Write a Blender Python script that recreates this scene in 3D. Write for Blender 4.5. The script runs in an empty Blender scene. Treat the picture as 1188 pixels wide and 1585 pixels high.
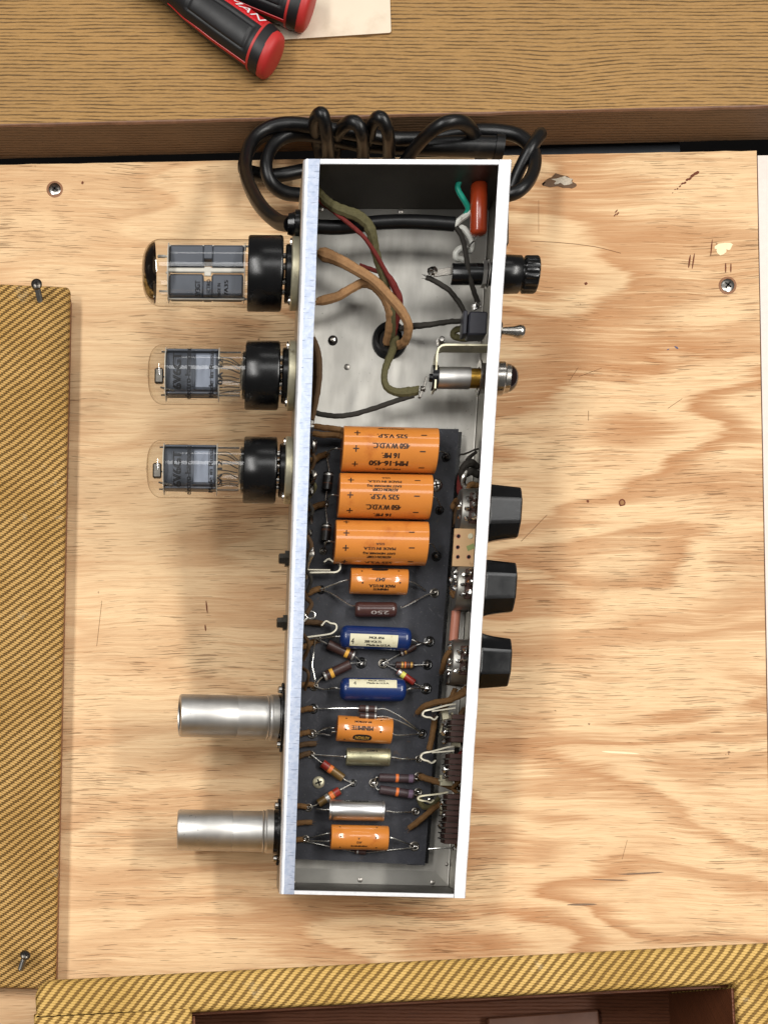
import bpy, math, random
import numpy as np
from mathutils import Vector, Matrix, Euler, noise as mnoise
random.seed(7)
R = math.radians
sc = bpy.context.scene
COL = sc.collection
MM = 0.001

# ------------------------------------------------------------------ camera
# all lengths below are in millimetres; the photo is the upper right crop of a
# picture taken straight down, so the lens is shifted
PW, PH = 1188.0, 1585.0
F, CX, CY = 1959.2, 300.0, 1600.0
Z0, TX, TY = 651.0, 100.2, -249.6          # chassis rim centre in camera space
YAW, PIT, ROL = 0.0195, 0.206, 0.033
CL, CW, CD = 357.4, 100.8, 50.9            # chassis length, width, depth

def rotm(y, p, r):
    return Matrix.Rotation(y, 3, 'Z') @ Matrix.Rotation(p, 3, 'X') @ Matrix.Rotation(r, 3, 'Y')
FL3 = Matrix(((1, 0, 0), (0, -1, 0), (0, 0, -1)))
RC = FL3 @ rotm(YAW, PIT, ROL) @ FL3        # chassis axes u (right) v (up the photo) w (out of the rim)
low = min((RC @ Vector((su * CW / 2, sv * CL / 2, -CD - 1.3))).z for su in (-1, 1) for sv in (-1, 1))
CHH = -low + 0.1                            # height of the rim centre over the bench
H = CHH + Z0                                # camera height
ORG = Vector((TX, -TY, CHH))
MCH = Matrix.Translation(ORG * MM) @ RC.to_4x4()

cam = bpy.data.objects.new('camera', bpy.data.cameras.new('camera'))
COL.objects.link(cam)
cam.location = (0, 0, H * MM)
cam.data.sensor_fit = 'AUTO'
cam.data.sensor_width = 36
cam.data.lens = F / PH * 36
cam.data.shift_x = (PW / 2 - CX) / PH
cam.data.shift_y = (CY - PH / 2) / PH
cam.data.clip_start = 0.01
cam.data.clip_end = 50
sc.camera = cam

# ------------------------------------------------------------------ light
wd = bpy.data.worlds.new('World'); sc.world = wd; wd.use_nodes = True
wd.node_tree.nodes['Background'].inputs[0].default_value = (1.0, 0.97, 0.93, 1)
wd.node_tree.nodes['Background'].inputs[1].default_value = 0.135
def area(name, loc, aim, sx, sy, power, col=(1, 1, 1), roll=0):
    l = bpy.data.lights.new(name, 'AREA'); l.shape = 'RECTANGLE'; l.size = sx; l.size_y = sy
    l.energy = power; l.color = col
    o = bpy.data.objects.new(name, l); COL.objects.link(o); o.location = loc
    d = Vector(aim) - Vector(loc)
    o.rotation_euler = d.to_track_quat('-Z', 'Y').to_euler()
    return o
area('ceiling_lamp_right', (1.00, 0.30, 1.50), (1.00, 0.30, 0), 0.12, 1.2, 25, (1, 0.97, 0.92))
area('ceiling_lamp_left', (-0.70, 0.30, 1.50), (-0.70, 0.30, 0), 0.2, 1.2, 20, (1, 0.98, 0.95))
area('ceiling_lamp_middle', (0.22, 0.42, 1.85), (0.22, 0.42, 0), 1.2, 0.42, 7.5, (1, 0.99, 0.97))
area('ceiling_lamp_far', (0.30, 2.00, 1.90), (0.15, 0.4, 0), 1.3, 0.25, 4, (1, 0.98, 0.95))
sc.view_settings.view_transform = 'Standard'
sc.view_settings.look = 'None'
sc.view_settings.exposure = 0.0
sc.view_settings.gamma = 1.0

# ------------------------------------------------------------------ pixel helpers
CAM = Vector((0, 0, H))
def ray(px, py):
    return Vector(((px - CX) / F, -(py - CY) / F, -1.0))
def W(px, py, z=0.0):
    return CAM + ray(px, py) * (H - z)
RCT = RC.transposed()
CAML = RCT @ (CAM - ORG)
def C(px, py, w):
    d = RCT @ ray(px, py)
    return CAML + d * ((w - CAML.z) / d.z)
def Cu(px, py, u):                          # hit on a plane u = const
    d = RCT @ ray(px, py)
    return CAML + d * ((u - CAML.x) / d.x)
FLO = -CD                                   # inside floor
BT = 10.0                                   # top of the component board over the floor
def B(px, py, h=0.0):                       # over the board
    return C(px, py, FLO + BT + h)
def FH(px, py, h):                          # over the floor
    return C(px, py, FLO + h)

# ------------------------------------------------------------------ mesh builder
class MB:
    def __init__(s): s.v = []; s.f = []; s.m = []; s.uv = None
    def add(s, vs, fs, mat=0):
        b = len(s.v); s.v += [Vector(x) for x in vs]
        for q in fs: s.f.append(tuple(i + b for i in q)); s.m.append(mat)
    def box(s, c, size, rot=None, mat=0, bev=0.0):
        c = Vector(c); hx, hy, hz = size[0] / 2, size[1] / 2, size[2] / 2
        b = min(bev, hx * .9, hy * .9, hz * .9)
        rot = rot or Matrix.Identity(3)
        if b <= 0:
            vs = [c + rot @ Vector((x * hx, y * hy, z * hz)) for x in (-1, 1) for y in (-1, 1) for z in (-1, 1)]
            s.add(vs, [(0, 1, 3, 2), (4, 6, 7, 5), (0, 4, 5, 1), (2, 3, 7, 6), (0, 2, 6, 4), (1, 5, 7, 3)], mat); return
        vs = []; idx = {}
        for x in (-1, 1):
            for y in (-1, 1):
                for z in (-1, 1):
                    for a in range(3):
                        p = [x * (hx - b), y * (hy - b), z * (hz - b)]
                        p[a] = (x * hx, y * hy, z * hz)[a]
                        idx[(x, y, z, a)] = len(vs); vs.append(c + rot @ Vector(p))
        fs = []
        for a in range(3):
            o1, o2 = [i for i in range(3) if i != a]
            for sg in (-1, 1):
                q = []
                for (p1, p2) in ((-1, -1), (1, -1), (1, 1), (-1, 1)):
                    k = [0, 0, 0]; k[a] = sg; k[o1] = p1; k[o2] = p2
                    q.append(idx[(k[0], k[1], k[2], a)])
                if (sg > 0) == (a == 1): q.reverse()
                fs.append(tuple(q))
        for a in range(3):                   # edges along axis a
            o1, o2 = [i for i in range(3) if i != a]
            for p1 in (-1, 1):
                for p2 in (-1, 1):
                    k0 = [0, 0, 0]; k1 = [0, 0, 0]
                    k0[a] = -1; k1[a] = 1; k0[o1] = k1[o1] = p1; k0[o2] = k1[o2] = p2
                    q = (idx[(*k0, o1)], idx[(*k1, o1)], idx[(*k1, o2)], idx[(*k0, o2)])
                    fs.append(q)
        for x in (-1, 1):
            for y in (-1, 1):
                for z in (-1, 1):
                    fs.append(tuple(idx[(x, y, z, a)] for a in range(3)))
        s.add(vs, fs, mat)
    def tube(s, pts, r, n=8, mat=0, sub=4, cap=True, flat=None, up=None):
        pts = [Vector(p) for p in pts]
        rr = r if isinstance(r, (list, tuple)) else [r] * len(pts)
        if sub > 1 and len(pts) > 2: pts, rr = spline(pts, rr, sub)
        fr = frames(pts, up)
        vs = []; fs = []
        for p, (t, a, b), q in zip(pts, fr, rr):
            for k in range(n):
                th = 2 * math.pi * k / n
                e = flat or (1, 1)
                vs.append(p + a * (q * e[0] * math.cos(th)) + b * (q * e[1] * math.sin(th)))
        m = len(pts)
        for i in range(m - 1):
            for k in range(n):
                fs.append((i * n + k, i * n + (k + 1) % n, (i + 1) * n + (k + 1) % n, (i + 1) * n + k))
        if cap:
            fs.append(tuple(range(n - 1, -1, -1))); fs.append(tuple((m - 1) * n + k for k in range(n)))
        s.add(vs, fs, mat)
    def lathe(s, o, ax, prof, n=28, mat=0, mats=None, ref=None, ribs=0, ribd=0, ribr=None):
        o = Vector(o); ax = Vector(ax).normalized()
        ref = Vector(ref) if ref else (Vector((0, 0, 1)) if abs(ax.z) < .9 else Vector((1, 0, 0)))
        a = (ref - ax * ref.dot(ax)).normalized(); b = ax.cross(a)
        rows = []
        vs = []
        for i, (t, r) in enumerate(prof):
            if r <= 1e-6:
                rows.append([len(vs)]); vs.append(o + ax * t); continue
            row = []
            for k in range(n):
                th = 2 * math.pi * k / n; q = r
                if ribs and ribr and ribr[0] <= i <= ribr[1] and (k * ribs * 2 // n) % 2: q = r - ribd
                row.append(len(vs)); vs.append(o + ax * t + a * (q * math.cos(th)) + b * (q * math.sin(th)))
            rows.append(row)
        base = len(s.v); s.v += vs
        for i in range(len(rows) - 1):
            A, D = rows[i], rows[i + 1]; mm = mats[i] if mats else mat
            for k in range(n):
                k2 = (k + 1) % n
                if len(A) == 1 and len(D) == 1: break
                if len(A) == 1: q = (A[0], D[k2], D[k])
                elif len(D) == 1: q = (A[k], A[k2], D[0])
                else: q = (A[k], A[k2], D[k2], D[k])
                s.f.append(tuple(x + base for x in q)); s.m.append(mm)
    def loft(s, rows, mat=0, cap=True, closed=True):
        n = len(rows[0]); vs = [p for r in rows for p in r]; fs = []
        for i in range(len(rows) - 1):
            for k in range(n if closed else n - 1):
                fs.append((i * n + k, i * n + (k + 1) % n, (i + 1) * n + (k + 1) % n, (i + 1) * n + k))
        if cap:
            fs.append(tuple(range(n - 1, -1, -1))); fs.append(tuple((len(rows) - 1) * n + k for k in range(n)))
        s.add(vs, fs, mat)
    def blob(s, c, r, mat=0, sq=(1, 1, 1), jit=.18, n=8, rot=None):
        c = Vector(c); vs = []; fs = []; m = 5; rot = rot or Matrix.Identity(3)
        seed = random.random() * 50
        for i in range(m + 1):
            ph = math.pi * i / m
            for k in range(n):
                th = 2 * math.pi * k / n
                d = Vector((math.sin(ph) * math.cos(th), math.sin(ph) * math.sin(th), math.cos(ph)))
                q = r * (1 + jit * mnoise.noise(d * 1.7 + Vector((seed, 0, 0))) * 2)
                vs.append(c + rot @ Vector((d.x * q * sq[0], d.y * q * sq[1], d.z * q * sq[2])))
        for i in range(m):
            for k in range(n):
                fs.append((i * n + k, (i + 1) * n + k, (i + 1) * n + (k + 1) % n, i * n + (k + 1) % n))
        s.add(vs, fs, mat)
    def build(s, name, mats, parent=None, smooth=True, ang=38, kind=None, label=None, uv=None):
        off = SPACE.get(parent.name, Vector()) if parent else s.off if hasattr(s, 'off') else Vector()
        me = bpy.data.meshes.new(name)
        me.from_pydata([tuple((p - off) * MM) for p in s.v], [], s.f)
        mats = mats if isinstance(mats, (list, tuple)) else [mats]
        for m in mats: me.materials.append(m)
        if len(mats) > 1: me.polygons.foreach_set('material_index', s.m)
        if uv:
            l = me.uv_layers.new(name='UVMap')
            for lp in me.loops: l.data[lp.index].uv = uv(lp.vertex_index)
        import bmesh
        bm = bmesh.new(); bm.from_mesh(me); bmesh.ops.remove_doubles(bm, verts=bm.verts, dist=1e-7)
        bmesh.ops.recalc_face_normals(bm, faces=bm.faces); bm.to_mesh(me); bm.free()
        if smooth:
            me.shade_smooth(); me.set_sharp_from_angle(angle=R(ang))
        o = bpy.data.objects.new(name, me); COL.objects.link(o)
        if parent: o.parent = parent; SPACE[o.name] = off
        if kind: o['kind'] = kind
        if label: o['label'] = label
        return o

def spline(pts, rr, sub):
    P = [pts[0] * 2 - pts[1]] + pts + [pts[-1] * 2 - pts[-2]]
    out = []; ro = []
    for i in range(1, len(P) - 2):
        for k in range(sub):
            t = k / sub; a, b, c, d = P[i - 1], P[i], P[i + 1], P[i + 2]
            out.append(.5 * ((2 * b) + (c - a) * t + (2 * a - 5 * b + 4 * c - d) * t * t + (3 * b - a - 3 * c + d) * t ** 3))
            ro.append(rr[i - 1] * (1 - t) + rr[i] * t)
    out.append(pts[-1]); ro.append(rr[-1])
    return out, ro
def frames(pts, up=None):
    res = []; a = None
    for i, p in enumerate(pts):
        t = (pts[min(i + 1, len(pts) - 1)] - pts[max(i - 1, 0)])
        t = t.normalized() if t.length > 1e-9 else Vector((0, 0, 1))
        if up is not None: a = Vector(up) - t * t.dot(Vector(up))
        elif a is None:
            r = Vector((0, 0, 1)) if abs(t.z) < .9 else Vector((1, 0, 0)); a = r - t * r.dot(t)
        else: a = a - t * a.dot(t)
        a = a.normalized(); res.append((t, a, t.cross(a)))
    return res

SPACE = {}
def tag(o, label, cat, group=None):
    o['label'] = label; o['category'] = cat
    if group: o['group'] = group
    return o
def thing(name, label, cat, loc, group=None, chassis=False):
    o = bpy.data.objects.new(name, None); COL.objects.link(o); o.empty_display_size = .01
    loc = Vector(loc)
    if chassis: o.matrix_world = MCH @ Matrix.Translation(loc * MM)
    else: o.location = loc * MM
    SPACE[o.name] = loc
    return tag(o, label, cat, group)

# ------------------------------------------------------------------ materials
def lin(c):
    return tuple((x / 255 / 12.92 if x / 255 <= .04045 else ((x / 255 + .055) / 1.055) ** 2.4) for x in c[:3]) + (1,)
class NT:
    def __init__(s, name):
        s.m = bpy.data.materials.new(name); s.m.use_nodes = True; s.t = s.m.node_tree; s.n = s.t.nodes; s.l = s.t.links
        s.b = s.n['Principled BSDF']
    def new(s, ty, **kw):
        q = s.n.new('ShaderNode' + ty)
        for k, v in kw.items(): setattr(q, k, v)
        return q
    def set(s, sock, v):
        if hasattr(v, 'is_output') or isinstance(v, bpy.types.NodeSocket): s.l.new(v, sock)
        else: sock.default_value = v
    def math(s, op, a, b=None, c=None, clamp=False):
        q = s.new('Math', operation=op, use_clamp=clamp)
        for i, v in enumerate((a, b, c)):
            if v is not None: s.set(q.inputs[i], v)
        return q.outputs[0]
    def mix(s, f, a, b, mode='MIX'):
        q = s.new('Mix', data_type='RGBA', blend_type=mode)
        s.set(q.inputs[0], f); s.set(q.inputs[6], a); s.set(q.inputs[7], b)
        return q.outputs[2]
    def coord(s, scale, which='Object', rot=(0, 0, 0), loc=(0, 0, 0)):
        t = s.new('TexCoord'); mp = s.new('Mapping')
        mp.inputs['Scale'].default_value = scale; mp.inputs['Rotation'].default_value = rot; mp.inputs['Location'].default_value = loc
        s.l.new(t.outputs[which], mp.inputs[0]); return mp.outputs[0]
    def noise(s, vec, scale=1, detail=3, rough=.55, dist=0, out=0):
        q = s.new('TexNoise'); s.l.new(vec, q.inputs['Vector'])
        q.inputs['Scale'].default_value = scale; q.inputs['Detail'].default_value = detail
        q.inputs['Roughness'].default_value = rough; q.inputs['Distortion'].default_value = dist
        return q.outputs[out]
    def ramp(s, f, stops, mode='LINEAR'):
        q = s.new('ValToRGB'); q.color_ramp.interpolation = mode
        e = q.color_ramp.elements
        while len(e) < len(stops): e.new(.5)
        for el, (p, c) in zip(e, stops): el.position = p; el.color = c if len(c) == 4 else lin(c)
        s.l.new(f, q.inputs[0]); return q.outputs[0]
    def step(s, f, a, b):
        q = s.new('MapRange', interpolation_type='SMOOTHSTEP')
        s.l.new(f, q.inputs[0]); q.inputs[1].default_value = a; q.inputs[2].default_value = b
        return q.outputs[0]
    def bump(s, h, strength, dist):
        q = s.new('Bump'); q.inputs['Strength'].default_value = strength; q.inputs['Distance'].default_value = dist
        s.l.new(h, q.inputs['Height']); s.l.new(q.outputs[0], s.b.inputs['Normal']); return q
    def sep(s, v):
        q = s.new('SeparateXYZ'); s.l.new(v, q.inputs[0]); return q.outputs
    def comb(s, x, y, z=0.0):
        q = s.new('CombineXYZ')
        for i, v in enumerate((x, y, z)): s.set(q.inputs[i], v)
        return q.outputs[0]

def mk(name, col, rough=.5, metal=0, var=.12, vs=300, bump=0, bs=800, rv=.1, coat=0, dirt=None, ds=120, dth=(.55, .75), spec=.5):
    """plain surface with a little uneven colour, roughness and relief"""
    t = NT(name); c = lin(col); v = t.coord((1, 1, 1))
    n = t.noise(v, vs, 4)
    dk = tuple(x * (1 - var) for x in c[:3]) + (1,); lt = tuple(min(1, x * (1 + var)) for x in c[:3]) + (1,)
    base = t.mix(n, dk, lt)
    if dirt:
        base = t.mix(t.step(t.noise(v, ds, 5, .65), *dth), base, lin(dirt))
    t.set(t.b.inputs['Base Color'], base)
    t.set(t.b.inputs['Roughness'], t.math('ADD', t.math('MULTIPLY', t.noise(v, vs * .6, 3), rv * 2), rough - rv, clamp=True))
    t.b.inputs['Metallic'].default_value = metal
    t.b.inputs['Specular IOR Level'].default_value = spec
    if coat: t.b.inputs['Coat Weight'].default_value = coat; t.b.inputs['Coat Roughness'].default_value = .1
    if bump: t.bump(t.noise(v, bs, 3), bump, .0004)
    return t.m

M = {}
# --- plywood: cathedral figure, fine grain, dark checks
def plywood(name, pale, tan, seed=0.0):
    t = NT(name)
    v = t.coord((1000, 1000, 1000), loc=(seed, seed * .7, 0)); X, Y, Z = t.sep(v)
    def st(kx, ky, z, det=3, ro=.55, yy=None): return t.noise(t.comb(t.math('MULTIPLY', X, kx), t.math('MULTIPLY', yy or Y, ky), z), 1, det, ro)
    mul = lambda a, b: t.math('MULTIPLY', a, b)
    add = lambda a, b: t.math('ADD', a, b)
    # gentle waviness shared by all the grain
    yw = add(Y, add(mul(st(.007, .010, 11.0, 2), 15.0), mul(st(.04, .06, 13.0, 2), 1.6)))
    streak = st(.014, .55, 0.0, 4, .62, yw)
    feather = st(.045, 1.3, 3.0, 3, .6, yw)
    big = st(.0052, .019, 1.7, 2, .45, yw)
    fld = add(mul(big, 6.2), add(mul(streak, .75), mul(feather, .22)))
    saw = t.math('FRACT', fld)
    band = t.ramp(saw, [(0, (0, 0, 0, 1)), (.28, (.04, .04, .04, 1)), (.60, (.75, .75, .75, 1)), (.86, (1, 1, 1, 1)), (1, (0, 0, 0, 1))])
    rgt = t.step(X, -40, 190)                                   # livelier figure on the right of the sheet
    soft = t.step(st(.004, .006, 9.0, 2), .36, .6)
    bandm = mul(band, add(mul(soft, .30), add(mul(rgt, .42), .28)))
    col = t.mix(bandm, lin(pale), lin(tan))
    col = t.mix(mul(t.step(streak, .46, .70), .40), col, lin((188, 138, 94)))
    col = t.mix(mul(t.step(streak, .30, .50), -1.0) if False else mul(t.math('SUBTRACT', 1.0, t.step(streak, .28, .46)), .45), col, lin((244, 214, 168)))
    col = t.mix(mul(t.step(feather, .48, .72), .24), col, lin((160, 112, 72)))
    hair = st(.03, 3.4, 5.0, 3, .6, yw)
    col = t.mix(mul(t.step(hair, .50, .72), .30), col, lin((142, 98, 62)))
    # dark splits along the grain, in loose groups
    msk = st(.011, .016, 7.0, 3, .6)
    ck = st(.05, 1.5, 1.0, 2, .5, yw)
    chk = t.step(add(ck, mul(msk, .5)), .895, .955)
    ck2 = st(.06, 2.9, 21.0, 2, .5, yw)
    chk2 = t.step(add(ck2, mul(msk, .3)), .745, .82)
    col = t.mix(mul(chk2, .34), col, lin((132, 88, 54)))
    col = t.mix(mul(chk, .55), col, lin((100, 64, 38)))
    # handling grime and stains
    gr = st(.018, .02, 15.0, 4, .6)
    col = t.mix(mul(t.step(gr, .52, .74), .22), col, lin((150, 120, 88)))
    sp = t.noise(v, .16, 3, .5)
    col = t.mix(mul(t.step(sp, .745, .77), .7), col, lin((96, 60, 36)))
    t.set(t.b.inputs['Base Color'], col)
    t.set(t.b.inputs['Roughness'], add(mul(feather, .25), .5))
    t.b.inputs['Specular IOR Level'].default_value = .25
    h = t.math('SUBTRACT', add(mul(feather, .3), mul(hair, .25)), mul(chk, 1.1))
    t.bump(h, .6, .0006)
    return t.m
M['ply'] = plywood('plywood', (226, 193, 150), (178, 128, 85), 3.0)
M['ply_edge'] = mk('plywood_edge', (150, 108, 66), .8, var=.3, vs=900)

# --- coarse open grain plank
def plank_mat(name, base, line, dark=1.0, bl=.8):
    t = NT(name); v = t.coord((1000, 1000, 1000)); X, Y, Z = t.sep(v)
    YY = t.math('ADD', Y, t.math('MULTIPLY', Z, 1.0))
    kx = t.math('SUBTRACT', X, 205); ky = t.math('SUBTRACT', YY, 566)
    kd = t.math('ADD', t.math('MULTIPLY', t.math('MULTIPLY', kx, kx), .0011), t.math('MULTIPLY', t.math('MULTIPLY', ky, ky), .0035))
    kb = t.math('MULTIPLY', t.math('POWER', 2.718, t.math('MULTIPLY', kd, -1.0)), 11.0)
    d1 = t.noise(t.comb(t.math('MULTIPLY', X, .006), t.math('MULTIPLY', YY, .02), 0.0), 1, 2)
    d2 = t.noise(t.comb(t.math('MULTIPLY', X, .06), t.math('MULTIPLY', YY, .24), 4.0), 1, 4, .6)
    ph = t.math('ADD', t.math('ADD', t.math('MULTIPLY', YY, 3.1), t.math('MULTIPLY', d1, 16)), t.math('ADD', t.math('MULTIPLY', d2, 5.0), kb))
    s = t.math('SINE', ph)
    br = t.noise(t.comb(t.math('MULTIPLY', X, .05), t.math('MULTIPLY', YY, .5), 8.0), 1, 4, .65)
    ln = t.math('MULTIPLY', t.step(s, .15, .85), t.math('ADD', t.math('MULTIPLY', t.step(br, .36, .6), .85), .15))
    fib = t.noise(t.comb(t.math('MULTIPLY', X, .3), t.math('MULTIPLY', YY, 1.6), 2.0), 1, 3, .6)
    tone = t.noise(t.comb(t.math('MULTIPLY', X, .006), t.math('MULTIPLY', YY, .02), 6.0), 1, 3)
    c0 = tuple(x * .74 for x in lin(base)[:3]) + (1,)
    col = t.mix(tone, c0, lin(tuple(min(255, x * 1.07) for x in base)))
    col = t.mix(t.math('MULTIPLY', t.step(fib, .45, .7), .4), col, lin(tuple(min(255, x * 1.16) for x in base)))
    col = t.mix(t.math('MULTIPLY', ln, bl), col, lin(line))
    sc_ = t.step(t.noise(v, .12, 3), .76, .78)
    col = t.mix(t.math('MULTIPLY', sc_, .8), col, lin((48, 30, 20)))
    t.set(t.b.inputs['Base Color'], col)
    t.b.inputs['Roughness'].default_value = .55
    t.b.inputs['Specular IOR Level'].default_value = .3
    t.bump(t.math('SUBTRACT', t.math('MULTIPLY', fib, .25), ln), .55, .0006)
    return t.m
M['plank'] = plank_mat('open_grain_plank', (160, 124, 76), (64, 45, 23))
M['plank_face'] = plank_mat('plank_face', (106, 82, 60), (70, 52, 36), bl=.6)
M['plank_lip'] = mk('plank_worn_edge', (112, 78, 56), .6, var=.5, vs=200, bump=.3)

# --- tweed cloth: twisted cords on the diagonal, UV in millimetres
def tweed(name, ang, period, cordc, cord2, groove, stitch=1.55, stain=True, jag=.62, sd=.5):
    t = NT(name); tc = t.new('TexCoord'); sx = t.sep(tc.outputs['UV'])
    U, V = sx[0], sx[1]
    wob = t.noise(t.comb(t.math('MULTIPLY', U, .03), t.math('MULTIPLY', V, .03), 0.0), 1, 2)
    wob2 = t.noise(t.comb(t.math('MULTIPLY', U, .5), t.math('MULTIPLY', V, .5), 3.0), 1, 3, .6)
    ca, sa = math.cos(ang), math.sin(ang)
    al = t.math('ADD', t.math('MULTIPLY', U, ca), t.math('MULTIPLY', V, sa))
    ac = t.math('ADD', t.math('SUBTRACT', t.math('MULTIPLY', V, ca), t.math('MULTIPLY', U, sa)),
                t.math('ADD', t.math('MULTIPLY', wob, 2.6), t.math('MULTIPLY', wob2, .8)))
    a = t.math('DIVIDE', ac, period)
    fr = t.math('FRACT', a); row = t.math('FLOOR', a)
    tri = t.math('ABSOLUTE', t.math('SUBTRACT', fr, .5))              # 0 centre .. .5 groove
    # slanted twist inside the cord
    tw = t.math('ADD', t.math('DIVIDE', al, stitch), t.math('MULTIPLY', fr, 1.25))
    tw = t.math('ADD', tw, t.math('ADD', t.math('MULTIPLY', row, .37), t.math('MULTIPLY', wob2, .6)))
    tf = t.math('ABSOLUTE', t.math('SUBTRACT', t.math('FRACT', tw), .5))
    edge = t.math('ADD', tri, t.math('MULTIPLY', t.math('SUBTRACT', tf, .25), jag))
    gm = t.step(edge, .20, .43)
    sm = t.math('MULTIPLY', t.step(tf, .33, .5), -1); sm = t.math('ABSOLUTE', sm)
    big = t.noise(t.comb(t.math('MULTIPLY', U, .022), t.math('MULTIPLY', V, .022), 1.0), 1, 3)
    col = t.mix(t.step(big, .35, .65), lin(cordc), lin(cord2))
    fz = t.noise(t.comb(t.math('MULTIPLY', U, 1.9), t.math('MULTIPLY', V, 1.9), 4.0), 1, 2, .6)
    col = t.mix(t.math('MULTIPLY', t.step(fz, .45, .75), .45), col, lin(tuple(min(255, x * 1.14) for x in cordc)))
    col = t.mix(t.math('MULTIPLY', sm, sd), col, lin(groove))
    col = t.mix(t.math('MULTIPLY', gm, .92), col, lin(groove))
    if stain:
        st = t.noise(t.comb(t.math('MULTIPLY', U, .06), t.math('MULTIPLY', V, .06), 8.0), 1, 4, .6)
        col = t.mix(t.math('MULTIPLY', t.step(st, .62, .78), .35), col, lin((232, 216, 180)))
    t.set(t.b.inputs['Base Color'], col)
    t.b.inputs['Roughness'].default_value = .62
    t.b.inputs['Specular IOR Level'].default_value = .3
    hh = t.math('SUBTRACT', t.math('SUBTRACT', 1.0, t.math('MULTIPLY', gm, 1.0)), t.math('MULTIPLY', sm, .35))
    hh = t.math('ADD', hh, t.math('MULTIPLY', fz, .15))
    t.bump(hh, .8, .0008)
    return t.m
M['tweed_panel'] = tweed('tweed_panel_cloth', R(37), 3.4, (194, 154, 90), (176, 136, 72), (92, 64, 26), sd=.42)
M['tweed_cab'] = tweed('tweed_cabinet_cloth', R(47), 3.7, (208, 170, 98), (188, 150, 78), (116, 84, 36), jag=.22, sd=.16)

# --- metals
def steel(name, col, rough, mott=.25, scr=True, dark=(70, 66, 60), dth=(.62, .8), spots=.0):
    t = NT(name); v = t.coord((1000, 1000, 1000)); X, Y, Z = t.sep(v)
    big = t.noise(t.comb(t.math('MULTIPLY', X, .045), t.math('MULTIPLY', Y, .014), 0.0), 1, 4, .55)
    c = lin(col)
    base = t.mix(t.step(big, .3, .7), tuple(x * (1 - mott) for x in c[:3]) + (1,), c)
    if spots:
        sp = t.noise(v, .55, 3, .6); reg = t.noise(v, .05, 2)
        base = t.mix(t.math('MULTIPLY', t.step(t.math('ADD', sp, t.math('MULTIPLY', reg, .35)), .87, .93), spots), base, lin(dark))
    t.set(t.b.inputs['Base Color'], base)
    t.b.inputs['Metallic'].default_value = 1
    t.set(t.b.inputs['Roughness'], t.math('ADD', t.math('MULTIPLY', t.noise(v, .08, 4), .22), rough - .1))
    if scr:
        s = t.noise(t.comb(t.math('MULTIPLY', X, 1.2), t.math('MULTIPLY', Y, .05), Z), 1, 3)
        t.bump(t.math('ADD', t.math('MULTIPLY', s, .3), t.math('MULTIPLY', t.noise(v, .04, 2), .6)), .06, .0008)
    return t.m
M['chrome'] = steel('chassis_steel', (172, 169, 162), .42, .40, spots=.8)
M['lip'] = None
M['endplate'] = mk('dark_end_plate_metal', (74, 70, 64), .48, .75, var=.2, vs=60, bump=.05, bs=200)  # darker metal than the chassis shell
M['flange'] = mk('dull_flange_steel', (150, 148, 142), .42, .9, var=.2, vs=70, bump=.05, bs=200)
M['tin'] = mk('tinned_wire', (214, 212, 206), .28, 1, var=.1, vs=900)
M['solder'] = mk('solder', (206, 204, 200), .2, 1, var=.15, vs=900, bump=.15, bs=1200)
M['solder_dark'] = mk('dull_solder', (120, 116, 110), .3, 1, var=.3, vs=900, bump=.2, bs=1200)
M['alu'] = steel('aluminium', (204, 202, 198), .44, .22, spots=.6)
M['zinc'] = mk('zinc_plate', (196, 190, 164), .4, .7, var=.25, vs=200, bump=.1, dirt=(96, 80, 54), ds=90)
M['nickel'] = mk('nickel_plate', (176, 172, 166), .25, 1, var=.1, vs=300)
M['screw_dark'] = mk('dark_screw_steel', (96, 92, 86), .32, 1, var=.3, vs=700)
M['brass'] = mk('brass', (190, 150, 70), .35, 1, var=.2, vs=400)
M['rivet'] = mk('rivet_metal', (150, 146, 140), .4, .9, var=.2, vs=600)
# --- plastics and others
M['bakelite'] = mk('black_bakelite', (11, 11, 12), .26, 0, var=.2, vs=200, bump=.03, spec=.4)
M['knob'] = mk('black_knob_plastic', (8, 9, 11), .22, 0, var=.15, vs=150, bump=.04, bs=500)
M['rubber'] = mk('black_cord_rubber', (11, 11, 12), .36, 0, var=.4, vs=150, bump=.12, bs=300, spec=.4, dirt=(34, 32, 30), ds=80, dth=(.58, .8))
def board_mat():
    t = NT('black_fibre_board'); v = t.coord((1000, 1000, 1000)); X, Y, Z = t.sep(v)
    n = t.noise(v, .07, 4, .6); col = t.mix(t.step(n, .3, .75), lin((30, 31, 37)), lin((50, 51, 58)))
    sm = t.noise(v, .11, 5, .7, .6); col = t.mix(t.math('MULTIPLY', t.step(sm, .58, .76), .5), col, lin((92, 92, 98)))
    fl = t.noise(v, .16, 3, .6); col = t.mix(t.math('MULTIPLY', t.step(fl, .66, .74), .5), col, lin((70, 52, 34)))
    du = t.noise(v, 1.6, 2, .5); col = t.mix(t.math('MULTIPLY', t.step(du, .70, .76), .55), col, lin((128, 124, 118)))
    sc_ = t.noise(t.comb(t.math('ADD', t.math('MULTIPLY', X, .9), t.math('MULTIPLY', Y, .7)), t.math('MULTIPLY', t.math('SUBTRACT', X, Y), .06), 0.0), 1, 2)
    col = t.mix(t.math('MULTIPLY', t.step(sc_, .70, .74), .3), col, lin((110, 110, 114)))
    t.set(t.b.inputs['Base Color'], col); t.set(t.b.inputs['Roughness'], t.math('ADD', t.math('MULTIPLY', sm, .3), .38))
    t.b.inputs['Specular IOR Level'].default_value = .35
    t.bump(t.math('ADD', t.math('MULTIPLY', sm, .5), t.noise(v, .9, 3)), .15, .0004); return t.m
M['board'] = board_mat()
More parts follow.
